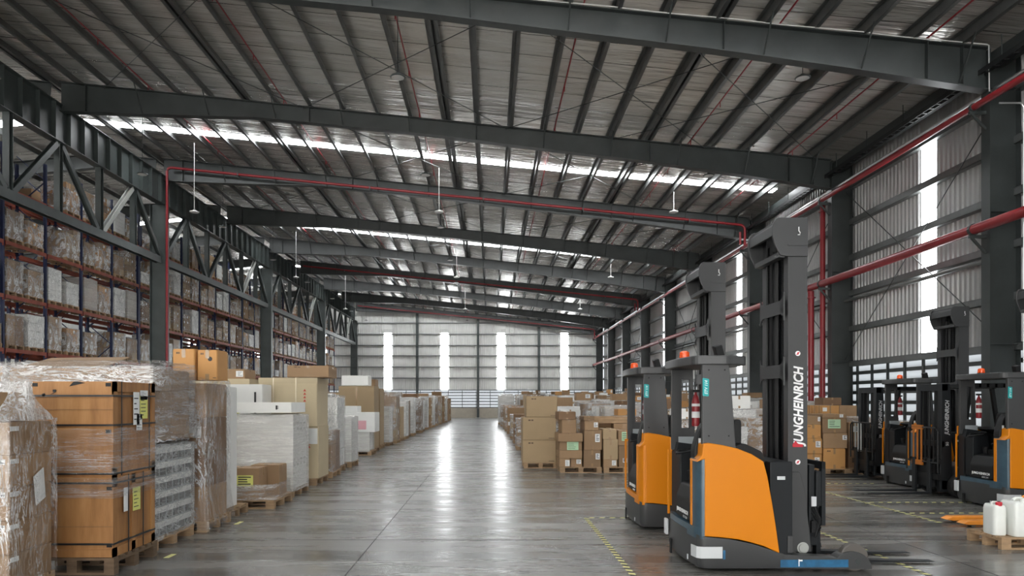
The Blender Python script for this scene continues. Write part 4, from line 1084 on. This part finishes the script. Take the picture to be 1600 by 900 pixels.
    for z in (2.20,1.08):
        MB().lathe([(.026,-.002),(.026,.002)],(1.10,.246,z),18,axis='y').build('warning_sticker','lettering',ms)
        q=MB().beam((1.085,.2425,z-.014),(1.115,.2425,z+.014),.008,.003,up=(0,1,0)); q.box(1.093,.242,z-.012,1.107,.2425,z+.012); q.build('warning_symbol','red_letter',ms)
    text('lettering','JUNGHEINRICH','lettering',.132,Matrix.Translation((1.150,.246,1.255))@UPFRONT,ms,width=.83,shear=.22,bold=.004)
    MB().prism([(1.045,1.235),(1.15,1.235),(1.15,1.262),(1.10,1.268),(1.075,1.30),(1.045,1.262)],.2415,.247,'y').build('red_initial','red_letter',ms)
    # carriage and forks
    ca=MB().box(1.24,.30,.34,1.30,.92,1.05).box(1.30,.27,.62,1.36,.95,.98).box(1.24,.34,.2,1.36,.88,.34).box(1.30,.34,.34,1.345,.60,.62).build('fork_carriage','truck_dark',t,bevel=.01)
    MB().box(1.36,.27,.42,1.40,.34,1.08).box(1.36,.88,.42,1.40,.95,1.08).box(1.36,.27,1.0,1.40,.95,1.08).build('load_guard','truck_dark',ca,bevel=.005)
    hh=MB()
    for k in range(4): hh.path([(1.27,.29,.5+.05*k),(1.33,.24,.4+.03*k),(1.29,.27,.3)],.012,6)
    hh.box(1.25,.26,.35,1.33,.30,.47); hh.build('hydraulic_hoses','black',ca,smooth=True)
    MB().box(1.25,.262,.62,1.30,.28,.72).build('sticker','reflector',ca)
    for yv in (.36,.80):
        fk=MB().prism([(1.345,.02),(1.345,.60),(1.385,.60),(1.39,.06),(2.58,.03),(2.60,.022),(1.39,.015)],yv,yv+.10,'y').build('fork','truck_dark',t,bevel=.004)
    # reflective plate, small details
    rf=MB().prism([(.02,-.006),(.05,-.0075),(.24,-.0075),(.24,-.002),(.05,-.002),(.0,.02),(-.025,.16),(-.031,.158),(-.012,.03)],.14,.255,'z').build('reflective_plate','reflector',t)
    MB().box(.245,-.004,.13,.27,0,.22).build('blue_tape','blue_tape',t)
    MB().box(-.05,W-.14,.18,-.02,W-.04,.36).build('bumper_pad','reflector',t,bevel=.008)
    MB().box(-.025,.30,.07,-.018,.33,.12).build('sticker','reflector',t)
    # extinguisher on the far pillar
    ex=MB().lathe([(.0,0),(.042,.005),(.044,.02),(.044,.28),(.03,.34),(.015,.37),(.015,.40)],(.275,W-.20,1.42),16).build('fire_extinguisher','red',t,smooth=True)
    MB().lathe([(.0455,0),(.0455,.07)],(.275,W-.20,1.52),16).lathe([(.0455,0),(.0455,.03)],(.275,W-.20,1.65),16).build('extinguisher_label','paper',ex,smooth=True)
    MB().box(.235,W-.22,1.81,.315,W-.18,1.84).build('extinguisher_handle','black',ex)
    return t
GT='orange and grey reach trucks'
rt=reach_truck(2.075,7.37,.008,'nearest grey and orange reach truck with red initial lettering up its mast, in the foreground',GT)
for (X,Y,a,lab) in ((2.0,9.82,-.01,'grey and orange reach truck parked directly behind the foreground one'),
                  (8.32,14.45,0.0,'reach truck by the wall behind the orange-slatted backrest of a fork truck'),
                  (8.02,11.5,0.0,'reach truck at the right edge of the view behind the white cans')):
    c=copy_tree(rt); c.location=(X,Y,0); c.rotation_euler=(0,0,a); c['label']=lab
    if X==2.0:
        for ch in [k for k in bpy.data.objects if k.parent==c]:
            nb=ch.name.split('.')[0]
            if nb in ('reflective_plate','blue_tape','bumper_pad'): bpy.data.objects.remove(ch); continue
            if nb in ('corner_strip','entry_sill'):
                ch.data=ch.data.copy(); ch.data.materials.clear(); ch.data.materials.append(M['truck_orange'])

# ================= fork trucks with short masts =================
def fork_truck(X,Y,slatmat,label):
    t=empty('fork_truck',(X,Y,0),0); tag(t,label,'fork truck','black short-mast fork trucks')
    W=1.0
    ms=empty('mast',(0,0,0)); ms.parent=t
    for y0 in (.12,.78):
        MB().prism([(.12,.10),(.12,.3),(.16,2.02),(.30,2.02),(.32,1.8),(.34,.10)],y0,y0+.10,'y').build('mast_rail','truck_dark',ms,bevel=.006)
    for y0 in (.24,.70): MB().prism([(.15,.15),(.18,2.0),(.24,2.0),(.22,.15)],y0,y0+.05,'y').build('inner_rail','black',ms)
    MB().box(.16,.12,1.90,.26,.88,2.02).box(.16,.12,.9,.2,.88,1.0).box(.16,.12,.15,.26,.88,.3).build('crossbar','truck_dark',ms)
    for yv in (.40,.60): MB().path([(.20,yv,.2),(.22,yv,1.95)],.03,8).build('lift_cylinder','black',ms,smooth=True)
    text('lettering','JUNGHEINRICH','reflector',.10,Matrix.Translation((.27,.114,1.12))@UPFRONT@Matrix.Rotation(-.02,4,'Z'),ms,width=.62,shear=.2,bold=.002)
    text('lettering','50','reflector',.07,Matrix.Translation((.27,.114,.92))@UPFRONT,ms)
    bk=MB(); 
    bk.path([(.02,.02,.45),(.02,.02,1.18),(.02,.08,1.24),(.02,.92,1.24),(.02,.98,1.18),(.02,.98,.45)],.016,8); bk.path([(.02,.02,.62),(.02,.98,.62)],.014,8)
    b=bk.build('load_backrest','black',t,smooth=True)
    for k in range(7):
        y=.12+k*.125; MB().box(.012,y,.60,.028,y+.035,1.24).build('slat',slatmat if 3<=k<=5 else 'black',b)
    if slatmat=='slat_orange': MB().box(.005,.47,1.20,.035,.80,1.28).box(.005,.47,.55,.035,.80,.64).build('slat_band',slatmat,b)
    ca=MB().box(.04,.05,.32,.10,.95,.42).box(.04,.05,.60,.10,.95,.68).box(.06,.25,.18,.12,.75,.6).build('fork_carriage','black',t)
    for yv in (.22,.68): MB().prism([(.04,.68),(0,.68),(-.005,.09),(-1.10,.065),(-1.12,.05),(.04,.045)],yv,yv+.10,'y').build('fork','truck_dark',t,bevel=.004)
    # body behind
    MB().prism(rounded([(.36,.08),(.36,.55),(.62,.62),(.66,.42),(.98,.40),(1.08,.95),(1.78,.95),(1.88,.80),(1.88,.15),(1.80,.08)],.05),0,W,'y').build('body','truck_grey',t,bevel=.01)
    MB().prism(rounded([(1.10,.50),(1.14,.93),(1.75,.94),(1.80,.5)],.04),-.01,W+.01,'y').build('side_panel','truck_orange' if False else 'truck_dark',t,bevel=.01)
    sp=MB()
    for yv in (.06,W-.06):
        sp.beam((.42,yv,.55),(.62,yv,1.95),.06,.06,up=(0,1,0)); sp.beam((1.75,yv,.93),(1.60,yv,1.95),.06,.06,up=(0,1,0))
    sp.build('guard_pillar','black',t)
    rg=MB().box(.60,.02,1.95,1.66,.09,2.03).box(.60,W-.09,1.95,1.66,W-.02,2.03)
    for k in range(8): rg.box(.60+k*.145,.02,1.96,.64+k*.145,W-.02,2.02)
    rg.build('roof_guard','black',t)
    MB().prism(rounded([(1.05,.95),(1.05,1.08),(1.45,1.05),(1.55,1.5),(1.65,1.5),(1.6,.95)],.04),.27,.73,'y').build('seat','black',t,bevel=.02)
    MB().path([(.62,.5,.6),(.78,.5,1.1)],.025,8).path([(.80+.05*math.cos(a),.5+.17*math.sin(a),1.1-.12*math.cos(a)) for a in [2*PI*k/14 for k in range(15)]],.014,6).build('steering_wheel','black',t,smooth=True)
    for (x,yv) in ((.45,-.02),(.45,W-.16),(1.6,.0),(1.6,W-.16)): MB().lathe([(.04,0),(.19,0),(.21,.02),(.21,.15),(.19,.18),(.04,.18)],(x,yv,.21),22,axis='y').build('wheel','rubber',t,smooth=True)
    return t
fork_truck(8.22,15.92,'steel_light','black fork truck with pale slats in its backrest, beside the stacked orange cartons')
M['slat_orange']=simple('slat_orange_shaded',(.42,.13,.01),.5)  # deeper orange: shade on the backrest is put into the colour
fork_truck(7.86,13.0,'slat_orange','black fork truck with orange slats in its backrest, between the two wall-side reach trucks')

# ================= cans on a pallet, pallet jack =================
bare_pallet(5.88,8.5,0,.95,.62,'pallet carrying the white plastic cans at the lower right')
def can(X,Y,z,w,d,h,label,red=False,txt=None):
    m=MB(); hs=h*.80
    def ringz(s,zz,r=.05): return [(w/2+(x-w/2)*s,d/2+(y-d/2)*s,zz) for x,y in rounded([(0,0),(w,0),(w,d),(0,d)],r)]
    lv=[(.94,0),(1,.02),(1,hs*.5),(1.0,hs),(.95,hs+.03),(.86,hs+.05),(.80,hs+.055)]
    rings=[ringz(s,zz) for s,zz in lv]; n=len(rings[0])
    m.add([p for g in rings for p in g],[(i*n+k,i*n+(k+1)%n,(i+1)*n+(k+1)%n,(i+1)*n+k) for i in range(len(lv)-1) for k in range(n)]+[tuple(range(n-1,-1,-1)),tuple(range((len(lv)-1)*n,len(lv)*n))])
    o=m.build('jerry_can','jug',loc=(X,Y,z),smooth=True); tag(o,label,'can','white plastic cans')
    o.rotation_euler=(0,0,-.08)
    MB().path([(w*.25,d/2,hs+.04),(w*.27,d/2,h-.02),(w*.38,d/2,h),(w*.62,d/2,h),(w*.73,d/2,h-.02),(w*.75,d/2,hs+.04)],.018,8).build('handle','jug',o,smooth=True)
    MB().lathe([(.035,0),(.035,.04),(.03,.045)],(w*.5,d*.18,hs+.045),14).build('screw_cap','red_letter' if red else 'jug',o,smooth=True)
    if txt: text('lettering',txt,'ink',.07,Matrix.Translation((w*.93,-.003,.09))@UPFRONT,o,width=.22,bold=.002)
    return o
can(5.88,8.62,.142,.15,.26,.37,'small white plastic can with a red cap, at the left end of the pallet',red=True)
can(6.045,8.52,.142,.27,.32,.43,'largest white plastic can with black vertical lettering, middle of the pallet',txt='W IVAEL')
can(6.33,8.50,.142,.25,.30,.34,'white plastic can cut by the right edge of the view')
pj=empty('pallet_jack',(6.42,10.0,0)); tag(pj,'orange hand pallet jack with its forks showing behind the white cans','pallet jack')
for yv in (0,.36):
    MB().prism(rounded([(-.02,.05),(.06,.09),(1.15,.09),(1.15,.035),(.06,.035)],0),yv+.0,yv+.16,'y').build('fork','jack_orange',pj,bevel=.006)
    MB().lathe([(.01,0),(.04,0),(.04,.09),(.01,.09)],(.14,yv+.035,.04),14,axis='y').build('roller','wheel',pj,smooth=True)
MB().prism([(1.13,.03),(1.13,.36),(1.22,.40),(1.32,.2),(1.32,.06)],.0,.52,'y').build('pump_body','jack_orange',pj,bevel=.01)
MB().path([(1.28,.26,.2),(1.42,.26,1.1)],.02,8).path([(1.42,.14,1.1),(1.40,.14,1.22),(1.40,.38,1.22),(1.42,.38,1.1),(1.42,.14,1.1)],.015,8).build('tiller','black',pj,smooth=True)
MB().lathe([(.02,0),(.09,0),(.09,.05),(.02,.05)],(1.36,.19,.09),16,axis='y').lathe([(.02,0),(.09,0),(.09,.05),(.02,.05)],(1.36,.29,.09),16,axis='y').build('steer_wheel','rubber',pj,smooth=True)

# ================= floor tape =================
def tape(p,q,label,w=.06,seg=.075):
    p=Vector((*p,0)); q=Vector((*q,0)); L=(q-p).length; d=(q-p)/L; u=Vector((-d.y,d.x,0)); m=MB(); t=0; k=0
    while t<L:
        e=min(L,t+seg); a,b=p+d*t,p+d*e; sk=d*.03
        vs=[a-u*w/2,b-u*w/2,b+u*w/2+sk,a+u*w/2+sk]; m.add([(v.x,v.y,zz) for zz in (.0012,.0028) for v in vs],[(0,3,2,1),(4,5,6,7),(0,1,5,4),(1,2,6,5),(2,3,7,6),(3,0,4,7)],k%2); t=e; k+=1
    tag(m.build('floor_tape',['tape_yellow','tape_black']),label,'floor tape','hazard-striped floor tape')
tape((1.40,5.6),(1.40,10.8),'yellow and black floor tape left of the foreground truck, running away from the camera')
tape((1.44,10.84),(2.0,10.84),'short hazard tape running across to the second truck')
tape((4.30,5.9),(4.30,10.8),'hazard tape on the floor by the foreground truck fork tips')
tape((6.33,10.4),(6.33,15.4),'hazard tape running toward the wall-side trucks')
tape((6.4,12.5),(8.3,12.5),'hazard tape across the floor before the orange-slatted fork truck')
tape((6.4,11.3),(8.0,11.3),'hazard tape across the floor before the right edge reach truck')
tape((6.4,15.4),(8.0,15.4),'farthest hazard tape across the floor among the wall-side trucks')
for q,(Y0,Y1) in enumerate(((8.05,8.25),(10.25,10.5),(12.9,13.1))):
    tag(MB().box(-3.56,Y0,.001,-3.50,Y1,.003).build('floor_tape','tape_yellow'),f'small piece of yellow tape beside the left pallets, {ordn(q)} one','floor tape','bits of yellow floor tape')

# ------------------------------------------------------------------ light, camera, view
w=bpy.data.worlds.new('World'); bpy.context.scene.world=w; w.use_nodes=True
bg=w.node_tree.nodes['Background']; bg.inputs['Color'].default_value=(.92,.96,1.,1); bg.inputs['Strength'].default_value=1.5
cam=bpy.data.cameras.new('camera'); co=bpy.data.objects.new('camera',cam); C.objects.link(co)
co.location=(0,0,CH); co.rotation_euler=(PI/2,0,0); cam.sensor_width=36; cam.lens=F/1600*36; cam.shift_x=(800-VX)/1600; cam.shift_y=(VY-450)/1600
cam.clip_end=300; cam.clip_start=.05
sc=bpy.context.scene; sc.camera=co
sc.view_settings.view_transform='Standard'; sc.view_settings.look='None'; sc.view_settings.gamma=1; sc.view_settings.exposure=0.38
sc.view_settings.use_curve_mapping=False
sc.cycles.max_bounces=6; sc.cycles.diffuse_bounces=4; sc.cycles.transparent_max_bounces=12
